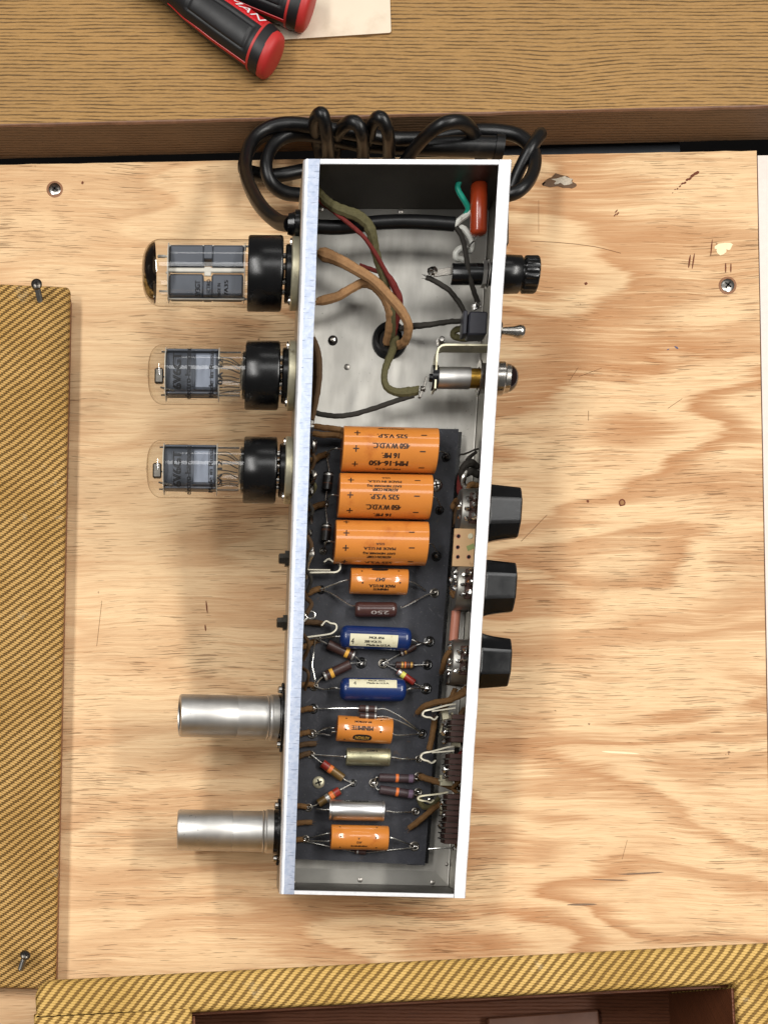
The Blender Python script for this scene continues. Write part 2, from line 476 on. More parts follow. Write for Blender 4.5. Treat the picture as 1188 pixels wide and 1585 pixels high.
M['board_plain'] = mk('black_fibre_board', (34, 35, 41), .55, 0, var=.2, vs=90, bump=.1, bs=600, dirt=(62, 63, 70), ds=70, dth=(.52, .78))
M['orange'] = mk('orange_capacitor_sleeve', (200, 124, 52), .36, 0, var=.14, vs=45, bump=.06, bs=160, coat=.9, spec=.2, dirt=(170, 92, 36), ds=60, dth=(.56, .8))
M['orange_end'] = mk('capacitor_end_seal', (110, 64, 40), .6, 0, var=.3, vs=300)
M['redcap'] = mk('red_brown_capacitor', (160, 58, 26), .25, 0, var=.12, vs=120, coat=.5)
M['blue'] = mk('blue_capacitor_shell', (11, 38, 90), .36, 0, var=.3, vs=150, coat=.4, bump=.08, bs=250)
M['cream'] = mk('cream_paper_label', (208, 202, 172), .65, 0, var=.08, vs=300, dirt=(176, 160, 110), ds=180)
M['silvercap'] = steel('silver_foil_can', (206, 206, 206), .36, .1)
M['greycap'] = mk('tarnished_can', (160, 156, 128), .4, .85, var=.2, vs=200, bump=.15, bs=400, dirt=(96, 92, 66), ds=300)
M['brownres'] = mk('brown_resistor_body', (66, 40, 36), .3, 0, var=.2, vs=400, coat=.3)
M['carbon'] = mk('carbon_resistor_body', (58, 38, 34), .38, 0, var=.25, vs=500, coat=.2)
M['purpleres'] = mk('violet_brown_resistor_body', (58, 44, 46), .42, 0, var=.2, vs=500)
M['blackres'] = mk('black_resistor_body', (36, 33, 32), .38, 0, var=.2, vs=500)
M['redres'] = mk('red_resistor_band', (128, 34, 24), .35)
M['yellow'] = mk('yellow_band', (214, 160, 62), .45)
M['orangeb'] = mk('orange_band', (200, 104, 46), .45)
M['violet'] = mk('violet_band', (112, 92, 112), .45)
M['silverb'] = mk('silver_band', (190, 188, 184), .35, .8)
M['goldb'] = mk('gold_band', (190, 150, 84), .4, .6)
M['olivegold'] = mk('gold_olive_body', (104, 80, 42), .35, .3, var=.3, vs=500, coat=.3)
M['brownb'] = mk('brown_band', (96, 60, 40), .45)
M['greenb'] = mk('yellow_green_band', (200, 196, 90), .45)
M['ink'] = mk('black_ink', (24, 13, 8), .6, 0, var=.3, vs=2500)
M['ink_glass'] = mk('glass_print', (16, 16, 18), .6)
M['ink_white'] = mk('white_print', (226, 226, 226), .5)
M['ink_gray'] = mk('silver_print', (150, 140, 136), .5)
def cloth(name, c, c2):
    t = NT(name); v = t.coord((1000, 1000, 1000))
    n = t.noise(v, .6, 3); f = t.noise(v, 2.6, 2)
    t.set(t.b.inputs['Base Color'], t.mix(t.math('ADD', t.math('MULTIPLY', n, .6), t.math('MULTIPLY', f, .4)), lin(c), lin(c2)))
    t.b.inputs['Roughness'].default_value = .75; t.b.inputs['Specular IOR Level'].default_value = .25
    t.bump(f, .5, .0004); return t.m
M['w_tan'] = cloth('tan_cloth_wire', (112, 80, 52), (174, 134, 92))
M['w_brown'] = cloth('brown_cloth_wire', (60, 44, 30), (98, 74, 48))
M['w_gold'] = cloth('gold_brown_cloth_wire', (72, 50, 28), (126, 92, 54))
M['w_olive'] = cloth('olive_cloth_wire', (56, 52, 32), (104, 98, 66))
M['w_black'] = cloth('black_cloth_wire', (28, 26, 24), (58, 54, 48))
M['w_red'] = cloth('dark_red_wire', (70, 22, 20), (124, 46, 40))
M['w_green'] = mk('green_wire_plastic', (18, 140, 118), .4)
M['w_white'] = mk('white_wire_plastic', (206, 206, 198), .45, dirt=(120, 116, 100), ds=150)
M['pinkrod'] = mk('pink_brown_rod', (188, 122, 100), .5)
M['fibre'] = mk('tan_fibre_strip', (204, 166, 120), .6, 0, var=.1, vs=200, dirt=(150, 112, 76), ds=200)
M['hole'] = mk('dark_hole', (22, 18, 15), .9)
M['jackwafer'] = mk('phenolic_wafer', (60, 34, 26), .5, var=.3, vs=400)
M['clip'] = mk('pale_spring_metal', (196, 190, 172), .4, .55, var=.2, vs=500)
M['plate'] = mk('grey_plate_metal', (74, 78, 86), .5, .35, var=.15, vs=150, bump=.05)
M['plate_light'] = mk('light_plate_metal', (112, 118, 130), .45, .45, var=.12, vs=150)
M['getter'] = mk('getter_mirror', (176, 170, 160), .1, 1, var=.5, vs=90, dirt=(52, 34, 18), ds=110, dth=(.46, .54))
M['mica'] = mk('mica_sheet', (196, 192, 182), .4)
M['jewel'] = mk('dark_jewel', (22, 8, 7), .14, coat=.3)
M['toolblack'] = mk('black_tool_rubber', (17, 17, 19), .5, var=.2, vs=200, bump=.05, bs=900)
M['toolred'] = mk('red_tool_plastic', (186, 22, 28), .36, var=.08, vs=100)
M['toolred2'] = mk('dull_red_tool_plastic', (178, 44, 42), .5, var=.1, vs=200)
M['sheet'] = mk('pale_veneer', (222, 206, 184), .6, var=.05, vs=60, dirt=(190, 172, 148), ds=25, dth=(.5, .8))
M['sheet_edge'] = mk('veneer_edge', (150, 120, 84), .7, var=.3, vs=800)
M['void'] = mk('dark_floor', (10, 9, 9), .95, spec=.1)
M['palepanel'] = mk('pale_textured_panel', (226, 212, 204), .8, var=.08, vs=300, bump=.6, bs=900)
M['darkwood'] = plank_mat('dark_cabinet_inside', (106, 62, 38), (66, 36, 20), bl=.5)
M['rawwood'] = mk('raw_panel_edge', (140, 98, 70), .75, var=.25, vs=300)
M['greystrip'] = mk('grey_strip', (78, 82, 88), .5, .4, var=.2, vs=60)
M['transf'] = mk('transformer_black', (26, 26, 26), .45)
M['lam'] = mk('transformer_laminations', (92, 88, 82), .5, .6, var=.3, vs=1200)
def glass(name):
    t = NT(name); out = t.n['Material Output']
    tr = t.new('BsdfTransparent'); gl = t.new('BsdfGlossy'); gl.inputs['Roughness'].default_value = .05
    g = t.new('NewGeometry'); dt = t.new('VectorMath', operation='DOT_PRODUCT')
    t.l.new(g.outputs['Normal'], dt.inputs[0]); t.l.new(g.outputs['Incoming'], dt.inputs[1])
    c = t.math('ABSOLUTE', dt.outputs['Value'])
    edge = t.step(t.math('SUBTRACT', 1.0, c), .70, 1.0)
    t.set(tr.inputs['Color'], t.mix(edge, (.985, .985, .98, 1), (.50, .38, .24, 1)))
    fr = t.math('ADD', .055, t.math('MULTIPLY', t.math('POWER', t.math('SUBTRACT', 1.0, c), 5.0), .75))
    mx = t.new('MixShader'); t.l.new(fr, mx.inputs[0]); t.l.new(tr.outputs[0], mx.inputs[1]); t.l.new(gl.outputs[0], mx.inputs[2])
    t.l.new(mx.outputs[0], out.inputs[0]); return t.m
M['glass'] = glass('clear_glass')
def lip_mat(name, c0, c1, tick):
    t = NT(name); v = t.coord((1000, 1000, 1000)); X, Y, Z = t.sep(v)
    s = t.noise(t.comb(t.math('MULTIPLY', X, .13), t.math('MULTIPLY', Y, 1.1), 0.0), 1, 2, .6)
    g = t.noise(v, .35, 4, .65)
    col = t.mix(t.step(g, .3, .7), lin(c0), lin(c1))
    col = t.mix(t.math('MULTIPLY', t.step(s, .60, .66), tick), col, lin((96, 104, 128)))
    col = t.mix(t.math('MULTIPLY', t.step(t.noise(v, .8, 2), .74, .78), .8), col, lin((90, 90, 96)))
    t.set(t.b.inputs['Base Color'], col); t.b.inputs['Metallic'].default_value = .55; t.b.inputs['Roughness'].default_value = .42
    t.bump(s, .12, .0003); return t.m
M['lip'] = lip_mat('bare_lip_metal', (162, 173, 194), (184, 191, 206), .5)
M['lip_lit'] = lip_mat('lit_lip_metal', (232, 234, 238), (244, 245, 248), .12)  # same lip metal, with the stronger lamp reflection put into its colour

# ------------------------------------------------------------------ lettering
_tc = {}
def text_mesh(s):
    if s not in _tc:
        cu = bpy.data.curves.new('t', 'FONT'); cu.body = s; cu.resolution_u = 3
        o = bpy.data.objects.new('t', cu); COL.objects.link(o)
        dg = bpy.context.evaluated_depsgraph_get(); me = bpy.data.meshes.new_from_object(o.evaluated_get(dg))
        vs = [(v.co.x, v.co.y) for v in me.vertices]; fs = [tuple(p.vertices) for p in me.polygons]
        bpy.data.objects.remove(o); bpy.data.curves.remove(cu); bpy.data.meshes.remove(me)
        xs = [a for a, b in vs]; ys = [b for a, b in vs]
        x0, x1, y0, y1 = min(xs), max(xs), min(ys), max(ys)
        vs = [((a - x0) / (x1 - x0) - .5, (b - y0) / max(y1 - y0, 1e-6) - .5) for a, b in vs]
        _tc[s] = (vs, fs)
    return _tc[s]
def ray_cyl(px, py, c, ax, r):
    d = (RCT @ ray(px, py)); o = CAML - c
    dp = d - ax * d.dot(ax); op = o - ax * o.dot(ax)
    a = dp.dot(dp); b = 2 * dp.dot(op); k = op.dot(op) - r * r
    q = b * b - 4 * a * k
    t = (-b - math.sqrt(max(q, 0))) / (2 * a)
    p = o + d * t
    return p.dot(ax), p - ax * p.dot(ax)
def cyl_text(mb, s, px, py, c, ax, r, wd, ht, mode='flip', mat=0):
    """print s on a cylinder where the pixel ray meets it; mode flip = upside down along the axis, up = reading up round it"""
    t0, n0 = ray_cyl(px, py, c, ax, r); n0 = n0.normalized(); tang = n0.cross(ax)      # +v for ax = +u
    vs, fs = text_mesh(s); wt = .085 * ht if len(s) > 1 else .02
    for dX, r2 in ((-wt, r + .11), (wt, r + .125)):          # printed twice, slightly shifted: heavy ink
        out = []
        for (x, y) in vs:
            X, Y = x * wd + dX, y * ht
            if mode == 'flip': a, sarc = -X, -Y
            elif mode == 'norm': a, sarc = X, Y
            else: a, sarc = -Y, X
            th = sarc / r
            out.append(c + ax * (t0 + a) + (n0 * math.cos(th) + tang * math.sin(th)) * r2)
        mb.add(out, fs, mat)
def flat_text(mb, s, o, ex, ey, wd, ht, mat=0):
    vs, fs = text_mesh(s)
    mb.add([o + ex * (x * wd) + ey * (y * ht) for x, y in vs], fs, mat)

# ================================================================== SETTING
def structure(o): o['kind'] = 'structure'; return o
UP = Vector((0, 0, 1))
def slab(name, poly, z0, z1, mats, topmat=0, sidemat=0, parent=None, **kw):
    mb = MB(); n = len(poly)
    vs = [Vector((p.x, p.y, z0)) for p in poly] + [Vector((p.x, p.y, z1)) for p in poly]
    mb.add(vs, [tuple(range(n, 2 * n))], topmat)
    b = 0
    mb.f.append(tuple(range(n - 1, -1, -1))); mb.m.append(sidemat)
    for k in range(n):
        mb.f.append((k, (k + 1) % n, n + (k + 1) % n, n + k)); mb.m.append(sidemat)
    return mb.build(name, mats, parent, smooth=False, **kw)

fl = slab('floor', [Vector((-2500, -2500, 0)), Vector((2500, -2500, 0)), Vector((2500, 2500, 0)), Vector((-2500, 2500, 0))], -720, -700, [M['void']])
structure(fl)
edge_top = []
for i in range(61):
    px = -260 + (1170 + 260) * i / 60
    py = 255.2 - .0188 * px + .9 * mnoise.noise(Vector((px * .03, 0, 0))) + .5 * mnoise.noise(Vector((px * .13, 4, 0)))
    edge_top.append(W(px, py, 0))
edge_r = []
for i in range(1, 50):
    py = 233.5 + (1900 - 233.5) * i / 49
    edge_r.append(W(1170 + .018 * (py - 235) + .5 * mnoise.noise(Vector((py * .05, 9, 0))), py, 0))
ply = slab('plywood_bench_top', [W(-260, 1900)] + edge_top + edge_r, -18, 0, [M['ply'], M['ply_edge']], 0, 1)
structure(ply)
pp = slab('pale_panel', [W(1173.5, 238), W(1420, 234), W(1440, 1900), W(1204, 1900)], -18, -1.5, [M['palepanel']])
structure(pp)
# raised plank behind
PZ = 27.0
a0, a1 = W(-230, 195 + 230 * .0253, PZ), W(1420, 165 - 232 * .0253, PZ)
dx = (a1 - a0).normalized(); dy = Vector((-dx.y, dx.x, 0))
def plank_loft():
    prof = [(0.0, .4), (0.0, PZ - 1.3), (.5, PZ - .2), (1.1, PZ), (260, PZ), (260, .4)]
    mb = MB(); ns = 90; L = (a1 - a0).length; rows = []
    for i in range(ns + 1):
        s = L * i / ns; row = []
        for j, (d, z) in enumerate(prof):
            q = Vector((a0.x, a0.y, 0)) + dx * s + dy * d
            w = .35 * mnoise.noise(Vector((s * .06, j * .3, 1))) if j in (1, 2) else 0
            row.append(Vector((q.x, q.y, z)) + dy * w + UP * w * .5)
        rows.append(row)
    n = len(prof)
    mb.v = [p for r in rows for p in r]
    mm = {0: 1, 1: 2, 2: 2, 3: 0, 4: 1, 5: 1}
    for i in range(ns):
        for k in range(n):
            mb.f.append((i * n + k, i * n + (k + 1) % n, (i + 1) * n + (k + 1) % n, (i + 1) * n + k)); mb.m.append(mm[k])
    mb.f += [tuple(range(n)), tuple(ns * n + k for k in range(n))]; mb.m += [1, 1]
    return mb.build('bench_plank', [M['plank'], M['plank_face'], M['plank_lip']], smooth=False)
structure(plank_loft())
gs = MB(); g0, g1 = W(700, 238, -9), W(1052, 228, -9)
gd = (g1 - g0).normalized()
gs.box((g0 + g1) / 2 + Vector((0, 0, -1)), ((g1 - g0).length, 9, 2), Matrix.Rotation(math.atan2(gd.y, gd.x), 3, 'Z'), bev=.4)
tag(gs.build('metal_strip', M['greystrip']), 'grey metal strip lying in the dark gap between plywood and plank', 'metal strip')

# screws, knot and filler in the plywood
def phillips(mb, c, n, r, h=1.2, ref=(1, 0, 0), m=0, md=1, rot=.4):
    """domed cross-head screw: head plus a sunk cross"""
    mb.lathe(c, n, [(0, r), (h * .35, r * .98), (h * .8, r * .75), (h, r * .42), (h * .95, 0)], 20, m, ref=ref)
    n = Vector(n).normalized(); a = Vector(ref); a = (a - n * a.dot(n)).normalized(); b = n.cross(a)
    for q in (rot, rot + math.pi / 2):
        d = a * math.cos(q) + b * math.sin(q); e = n.cross(d)
        rm = Matrix((d, e, n)).transposed()
        mb.box(Vector(c) + n * (h * .78), (r * 1.15, r * .26, h * .55), rm, md)
for (px, py, r) in ((85, 293, 3.6), (1125, 442, 3.9)):
    mb = MB(); c = W(px, py, 0)
    mb.lathe(c + UP * .05, UP, [(0, r * 1.35), (.25, r * 1.25), (.3, r * 1.02)], 20, 2)
    phillips(mb, c + UP * .05, UP, r, .9, rot=.9)
    mb.build('bench_screw', [M['nickel'], M['hole'], M['rawwood']], ply)
mb = MB(); c = W(866, 282, 0); mb.blob(c, 5, 0, (1.75, .75, .1), .35, 14); mb.blob(c + Vector((1, .3, .3)), 3.4, 1, (1.5, .6, .12), .5, 14)
mb.build('knot', [mk('dark_knot_rim', (92, 66, 42), .7, var=.4, vs=900), mk('grey_resin_knot', (176, 164, 146), .5, var=.45, vs=900, bump=.6, bs=500)], ply)
# pencil marks and gouges: flat marks on the sheet
mb = MB()
def mark(mb, px, py, w, h, m, ang=0, n=9):
    mark.z = getattr(mark, 'z', .03) + .006; c = W(px, py, 0) + UP * mark.z; vs = []
    for k in range(n):
        th = 2 * math.pi * k / n; q = 1 + .35 * mnoise.noise(Vector((px + k * 2.1, py, 0)))
        x, y = w * q * math.cos(th), h * q * math.sin(th)
        vs.append(c + Vector((x * math.cos(ang) - y * math.sin(ang), x * math.sin(ang) + y * math.cos(ang), 0)))
    mb.add(vs, [tuple(range(n))], m)
for k in range(11):
    f = k / 10; mark(mb, 1040 + 38 * f, 298 - 30 * f + random.uniform(-2, 2), .5 + 1.1 * f, .25 + .8 * f, 0, .6, 6)
for px, py in ((953, 327), (955, 331), (951, 333)): mark(mb, px, py, 1.3, .4, 0, .9, 6)
for px, py, w, h, m, an in ((962, 778, 2.0, 2.2, 0, 0), (962, 778, 1.2, 1.4, 1, 0), (909, 776, .8, .8, 0, 0), (1046, 538, 1.3, .5, 2, -.6), (1033, 541, .8, .3, 2, .5),
      (906, 439, 1, .9, 0, 0), (1115, 388, 3.4, 3.2, 3, .4), (1119, 381, 5.6, 2.0, 3, .15), (1127, 382, 2.2, 1.6, 3, 1), (1100, 384, .4, 5, 0, -.1), (1066, 405, .5, 4, 0, -.15), (1072, 404, .4, 4.5, 0, -.15), (1130, 415, .4, 3, 0, 0), (1122, 415, .4, 3, 0, 0),
      (128, 283, .7, .9, 0, 0), (958, 1165, 12, .6, 3, -.06), (943, 1362, 11, .35, 4, -.03), (990, 1352, 14, .5, 4, .05), (900, 1400, 9, .6, 4, .02), (320, 940, .4, 4, 0, .1), (318, 972, .4, 2, 0, .1)):
    mark(mb, px, py, w, h, m, an)
mb.build('wood_mark', [mk('scorched_mark', (104, 52, 26), .8, var=.4, vs=900), M['ply_edge'], mk('blue_ink_spot', (78, 82, 110), .7), mk('bare_chip', (242, 220, 180), .7), mk('grey_scuff', (120, 98, 78), .8, var=.4, vs=900)], ply, smooth=False, kind='stuff')
mb = MB()
for pts, r in (([(820, 373), (870, 376), (920, 382), (960, 392)], .18), ([(806, 838), (846, 797)], .16), ([(880, 590), (894, 569)], .14), ([(895, 583), (930, 570)], .14), ([(878, 581), (918, 580)], .12), ([(910, 636), (910, 651)], .16),
               ([(1033, 632), (1055, 617)], .14), ([(962, 1330), (970, 1300)], .12), ([(150, 1000), (158, 930)], .14), ([(833, 310), (833, 360)], .12)):
    mb.tube([W(x, y, 0) for x, y in pts], r, 6, sub=3)
mb.build('scratch', mk('scratch_line', (120, 84, 50), .8), ply, kind='stuff')

# ================================================================== TWEED PANEL (left)
PT = 15.0
def rounded(poly, rad, n=6):
    out = []; m = len(poly)
    for i, p in enumerate(poly):
        a = (poly[i - 1] - p); b = (poly[(i + 1) % m] - p); r = rad[i]
        if r <= 0: out.append(p.copy()); continue
        a.normalize(); b.normalize(); half = a.angle(b) / 2; d = r / math.tan(half)
        cc = p + (a + b).normalized() * (r / math.sin(half))
        p0, p1 = p + a * d - cc, p + b * d - cc
        for k in range(n + 1):
            v = p0.lerp(p1, k / n).normalized() * r; out.append(cc + v)
    return out
tp = thing('tweed_board', 'tweed covered board lying at the left edge with two loose screws in it', 'board', W(-100, 1000, 0))
pc = [W(-260, 426, PT), W(109, 442.5, PT), W(86, 1531, PT), W(-260, 1521, PT)]
def covered(name, poly, rad, z0, z1, er, mat, parent, org, ax, uvs=1.0):
    """cloth skin with a softly rolled edge, UV in millimetres from org along ax"""
    mb = MB(); base = rounded(poly, rad); n = len(base); cen = sum(base, Vector()) / n
    ax = ax.normalized(); ay = Vector((-ax.y, ax.x, 0))
    def inset(d):
        out = []
        for i, p in enumerate(base):
            e1 = (p - base[i - 1]); e2 = (base[(i + 1) % n] - p)
            e1 = e1.normalized() if e1.length > 1e-6 else e2.normalized(); e2 = e2.normalized() if e2.length > 1e-6 else e1
            nn = Vector((-(e1 + e2).y, (e1 + e2).x, 0)).normalized()
            if nn.dot(cen - p) < 0: nn = -nn
            out.append(p + nn * d)
        return out
    lv = [(0, z0), (0, z1 - er)] + [(er * (1 - math.cos(q)), z1 - er + er * math.sin(q)) for q in (R(25), R(50), R(72), R(90))]
    rows = [[Vector((p.x, p.y, z)) for p in inset(d)] for d, z in lv]
    sl = [0.0]
    for k in range(len(lv) - 1, 0, -1): sl.insert(0, sl[0] + math.hypot(lv[k][0] - lv[k - 1][0], lv[k][1] - lv[k - 1][1]))
    unr = [p for q in sl for p in inset(er - q)]
    mb.loft(rows, cap=True)
    def uvf(i):
        q = unr[i] - org; return (q.dot(ax) * uvs, q.dot(ay) * uvs)
    return mb.build(name, mat, parent, ang=60, uv=uvf)
covered('cloth_cover', pc, [0, 3.0, 2.4, 0], PT - 4.0, PT, 2.2, M['tweed_panel'], tp, pc[0], Vector((1, 0, 0)))
inn = [Vector((p.x, p.y, 11)) for p in pc]
o = -.4
wb = [Vector((p.x + (0 if i in (0, 3) else o), p.y, 0)) for i, p in enumerate(inn)]
slab('wood_core', rounded(wb, [0, 3.0, 2.4, 0]), 0.05, PT - 4.02, [M['rawwood']], parent=tp)
def loose_screw(label, base, tip, r, grp='loose screws standing in the tweed panel'):
    t = thing('loose_screw', label, 'screw', base, grp)
    mb = MB(); ax = (tip - base).normalized(); L = (tip - base).length
    prof = [(-2.0, .4), (-1, 1.3)]
    k = 0
    while k * .9 < L - 2.6: prof += [(k * .9, 1.75), (k * .9 + .45, 1.35)]; k += 1
    prof += [(L - 2.4, 1.5)]
    mb.lathe(base, ax, prof, 14)
    mb.build('shank', M['nickel'], t)
    mb = MB(); mb.lathe(base + ax * (L - 2.4), ax, [(0, 1.5), (.7, r * .96), (1.4, r)], 20)
    phillips(mb, base + ax * (L - 1.0), ax, r, 1.5, rot=.3)
    mb.build('head', [M['screw_dark'], M['hole']], t)
loose_screw('loose screw at the top corner of the tweed panel, near its upper edge', W(62, 464, PT), W(56.5, 438, PT + 14), 3.1)
loose_screw('loose tilted screw at the bottom corner of the tweed panel', W(33, 1499, PT), W(40, 1477, PT + 13), 3.0)

# ================================================================== TWEED CABINET (bottom)
TZ = 118.0
cb = thing('tweed_cabinet', 'tweed covered amplifier cabinet lying open below the chassis, dark wood inside', 'cabinet', W(600, 1560, 0))
k0, k1 = W(52, 1517.5, TZ), W(1420, 1446.5, TZ)
ex = (k1 - k0).normalized(); ey = Vector((ex.y, -ex.x, 0))           # ey points down the photo
kin = W(700, 1546, TZ); RW = (kin - k0).dot(ey)
LWD = (W(297, 1570, TZ) - k0).dot(ex); LR = (W(1140, 1530, TZ) - k0).dot(ex); LE = (k1 - k0).dot(ex)
def kp(a, b): return k0 + ex * a + ey * b
covered('top_rail', [kp(0, 0), kp(LE, 0), kp(LE, RW), kp(0, RW)], [9, 0, 0, 0], 0.2, TZ, 4.5, M['tweed_cab'], cb, k0, ex)
covered('side_board', [kp(-1, RW - 3.4), kp(LWD, RW - 3.4), kp(LWD, RW + 160), kp(-1, RW + 160)], [1, 2, 0, 0], 0.2, TZ - .5, 2.0, M['tweed_cab'], cb, k0 + ex * 7.3, ex)
covered('side_board', [kp(LR, RW - 3.4), kp(LE, RW - 3.4), kp(LE, RW + 160), kp(LR, RW + 160)], [2, 1, 0, 0], 0.2, TZ - .5, 2.0, M['tweed_cab'], cb, k0 + ex * 3.1, ex)
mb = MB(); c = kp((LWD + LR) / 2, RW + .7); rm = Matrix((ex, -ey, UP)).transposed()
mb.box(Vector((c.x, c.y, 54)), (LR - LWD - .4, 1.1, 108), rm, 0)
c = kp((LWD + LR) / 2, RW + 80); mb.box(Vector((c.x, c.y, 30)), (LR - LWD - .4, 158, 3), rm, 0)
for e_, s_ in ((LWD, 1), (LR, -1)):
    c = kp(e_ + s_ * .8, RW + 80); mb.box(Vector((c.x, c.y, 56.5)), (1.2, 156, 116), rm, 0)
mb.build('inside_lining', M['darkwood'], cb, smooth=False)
mb = MB(); q0 = W(842, 1580, 38); mb.box(Vector((q0.x, q0.y - 4, 34.6)), (62, 16, 6), rm @ Matrix.Rotation(.02, 3, 'Z'), 0, 1.0)
mb.build('glue_block', mk('worn_glue_block', (100, 62, 42), .6, var=.3, vs=120), cb)

# ================================================================== TOOLS ON THE PLANK
sheet = thing('veneer_sheet', 'pale thin veneer sheet lying on the plank under the screwdrivers', 'wood sheet', W(500, 20, PZ))
slab('sheet', rounded([W(400, -60, PZ + 1.5), W(601.5, -60, PZ + 1.5), W(605, 50.5, PZ + 1.5), W(425, 62, PZ + 1.5)], [0, 0, 1.2, 0]), PZ + .05, PZ + 1.5, [M['sheet'], M['sheet_edge']], 0, 1, parent=sheet)
def screwdriver(label, pe, pd, z, r, roll, letters, text_at):
    """handle lying on the plank: pe = end cap pixel, pd = pixel further up the handle"""
    e = W(pe[0], pe[1], z + r); d = (W(pd[0], pd[1], z + r) - e).normalized()   # d: from end towards the blade
    t = thing('screwdriver', label, 'screwdriver', e + d * 40 - UP * r, 'screwdrivers on the plank')
    up = UP; sd = d.cross(up).normalized()
    def pt(s, th, q): return e + d * s + (sd * math.cos(th) + up * math.sin(th)) * q
    def rad(s): 
        ks = [(0, .90), (3, .97), (9, 1.0), (30, 1.0), (52, .93), (66, .78), (76, .74), (92, .86), (100, .80), (106, .5)]
        for (s0, q0), (s1, q1) in zip(ks, ks[1:]):
            if s <= s1: 
                f = (s - s0) / (s1 - s0); f = f * f * (3 - 2 * f); return r * (q0 + (q1 - q0) * f)
        return r * .5
    def shape(s, th): return rad(s) * (1 + .035 * math.cos(3 * (th - roll)))
    n = 120
    mb = MB(); rows = []
    for i in range(111):
        s = 4.5 + (106 - 4.5) * i / 110; row = []
        for k in range(n):
            th = 2 * math.pi * k / n; q = shape(s, th)
            for pc_ in (math.pi / 2, math.pi / 2 + 2.1, math.pi / 2 - 2.1):     # sunk thumb pads
                a = (th - roll - pc_ + math.pi) % (2 * math.pi) - math.pi
                dd = max(abs(s - 34) / 20, abs(a) / .55)
                if .88 < dd < 1.0: q -= .55
            row.append(pt(s, th, q))
        rows.append(row)
    mb.loft(rows); mb.build('handle_grip', M['toolblack'], t, ang=60)
    mb = MB()
    for off, hw in ((0.0, .34), (2.1, .1), (-2.1, .1)):     # red ribs between the pads
        rows = []
        for i in range(25):
            s = 11.5 + (66 - 11.5) * i / 24; row = []
            for k in range(9):
                th = roll + math.pi / 2 - 1.05 + off + (hw if s < 40 else hw * (1 - .03 * (s - 40))) * (k / 4 - 1)
                row.append(pt(s, th, shape(s, th) + (.28 if 0 < k < 8 else -.3)))
            rows.append(row)
        mb.loft(rows, cap=False, closed=False)
    mb.build('rib_inlay', M['toolred'], t)
    mb = MB(); rows = [[pt(s, 2 * math.pi * k / n, shape(s, 2 * math.pi * k / n) + q) for k in range(n)] for s, q in ((10.0, -.3), (10.2, .2), (11.5, .2), (11.7, -.3))]
    mb.loft(rows, cap=False); mb.build('red_ring', M['toolred2'], t)
    mb = MB(); rows = [[pt(s, 2 * math.pi * k / n, rad(3) * q) for k in range(n)] for s, q in ((4.8, .99), (2.5, .99), (.8, .93), (-.2, .78), (-.8, .5), (-1.0, .1))]
    mb.loft(rows); mb.build('end_cap', M['toolred2'], t, ang=60)
    mb = MB(); mb.lathe(e + d * 104, d, [(0, r * .42), (6, r * .40), (7, 3.2), (100, 3.2)], 16); mb.build('blade', M['nickel'], t)
    mb = MB(); vs, fs = text_mesh(letters); th0 = roll + math.pi / 2 - 1.05; out = []
    for (x, y) in vs:
        s = text_at + (x + y * .03) * -60
        tgv = (pt(s, th0 + .01, 1) - pt(s, th0 - .01, 1)).normalized()
        out.append(pt(s, th0, shape(s, th0) + .34) - tgv * (y * 5.2))
    mb.add(out, fs); mb.build('lettering', M['ink_white'], t, smooth=False)
screwdriver('red and black screwdriver reaching furthest onto the bare plank, red butt end showing', (425, 91), (319, 16), PZ, 11.9, R(28), 'CRAFTSMAN', 43)
screwdriver('red and black screwdriver lying higher, its red butt end over the pale veneer sheet', (481, 14), (388, -24), PZ + 1.5, 12.2, R(28), 'CRAFTSMAN', 43)

# ================================================================== CHASSIS
ch = bpy.data.objects.new('amplifier_chassis', None); COL.objects.link(ch); ch.empty_display_size = .02
ch.matrix_world = MCH; SPACE['amplifier_chassis'] = Vector()
tag(ch, 'open metal tube amplifier chassis full of orange capacitors on the plywood', 'amplifier')
U2, V2 = CW / 2, CL / 2
EU, EV, EW = Vector((1, 0, 0)), Vector((0, 1, 0)), Vector((0, 0, 1))
def ribbon(path, th):
    """offset an open (u,w) path to a closed thin section"""
    out = []; n = len(path)
    nr = []
    for i in range(n):
        a = Vector(path[max(i - 1, 0)]); b = Vector(path[min(i + 1, n - 1)]); d = (b - a).normalized(); nr.append(Vector((-d.y, d.x)))
    return [Vector(p) for p in path] + [Vector(p) + q * th for p, q in reversed(list(zip(path, nr)))]
def arc(cx, cy, r, a0, a1, n=5):
    return [(cx + r * math.cos(R(a0 + (a1 - a0) * k / n)), cy + r * math.sin(R(a0 + (a1 - a0) * k / n))) for k in range(n + 1)]
LIPL, LIPR = 8.0, 6.2
r_ = 2.4
path = [(-U2 + LIPL, 0)] + arc(-U2 + r_, -r_, r_, 90, 180) + arc(-U2 + 2, -CD - 1.2 + 2, 2, 180, 270) + arc(U2 - 2, -CD - 1.2 + 2, 2, 270, 360) + arc(U2 - 1.2, -1.2, 1.2, 0, 90) + [(U2 - LIPR, 0)]
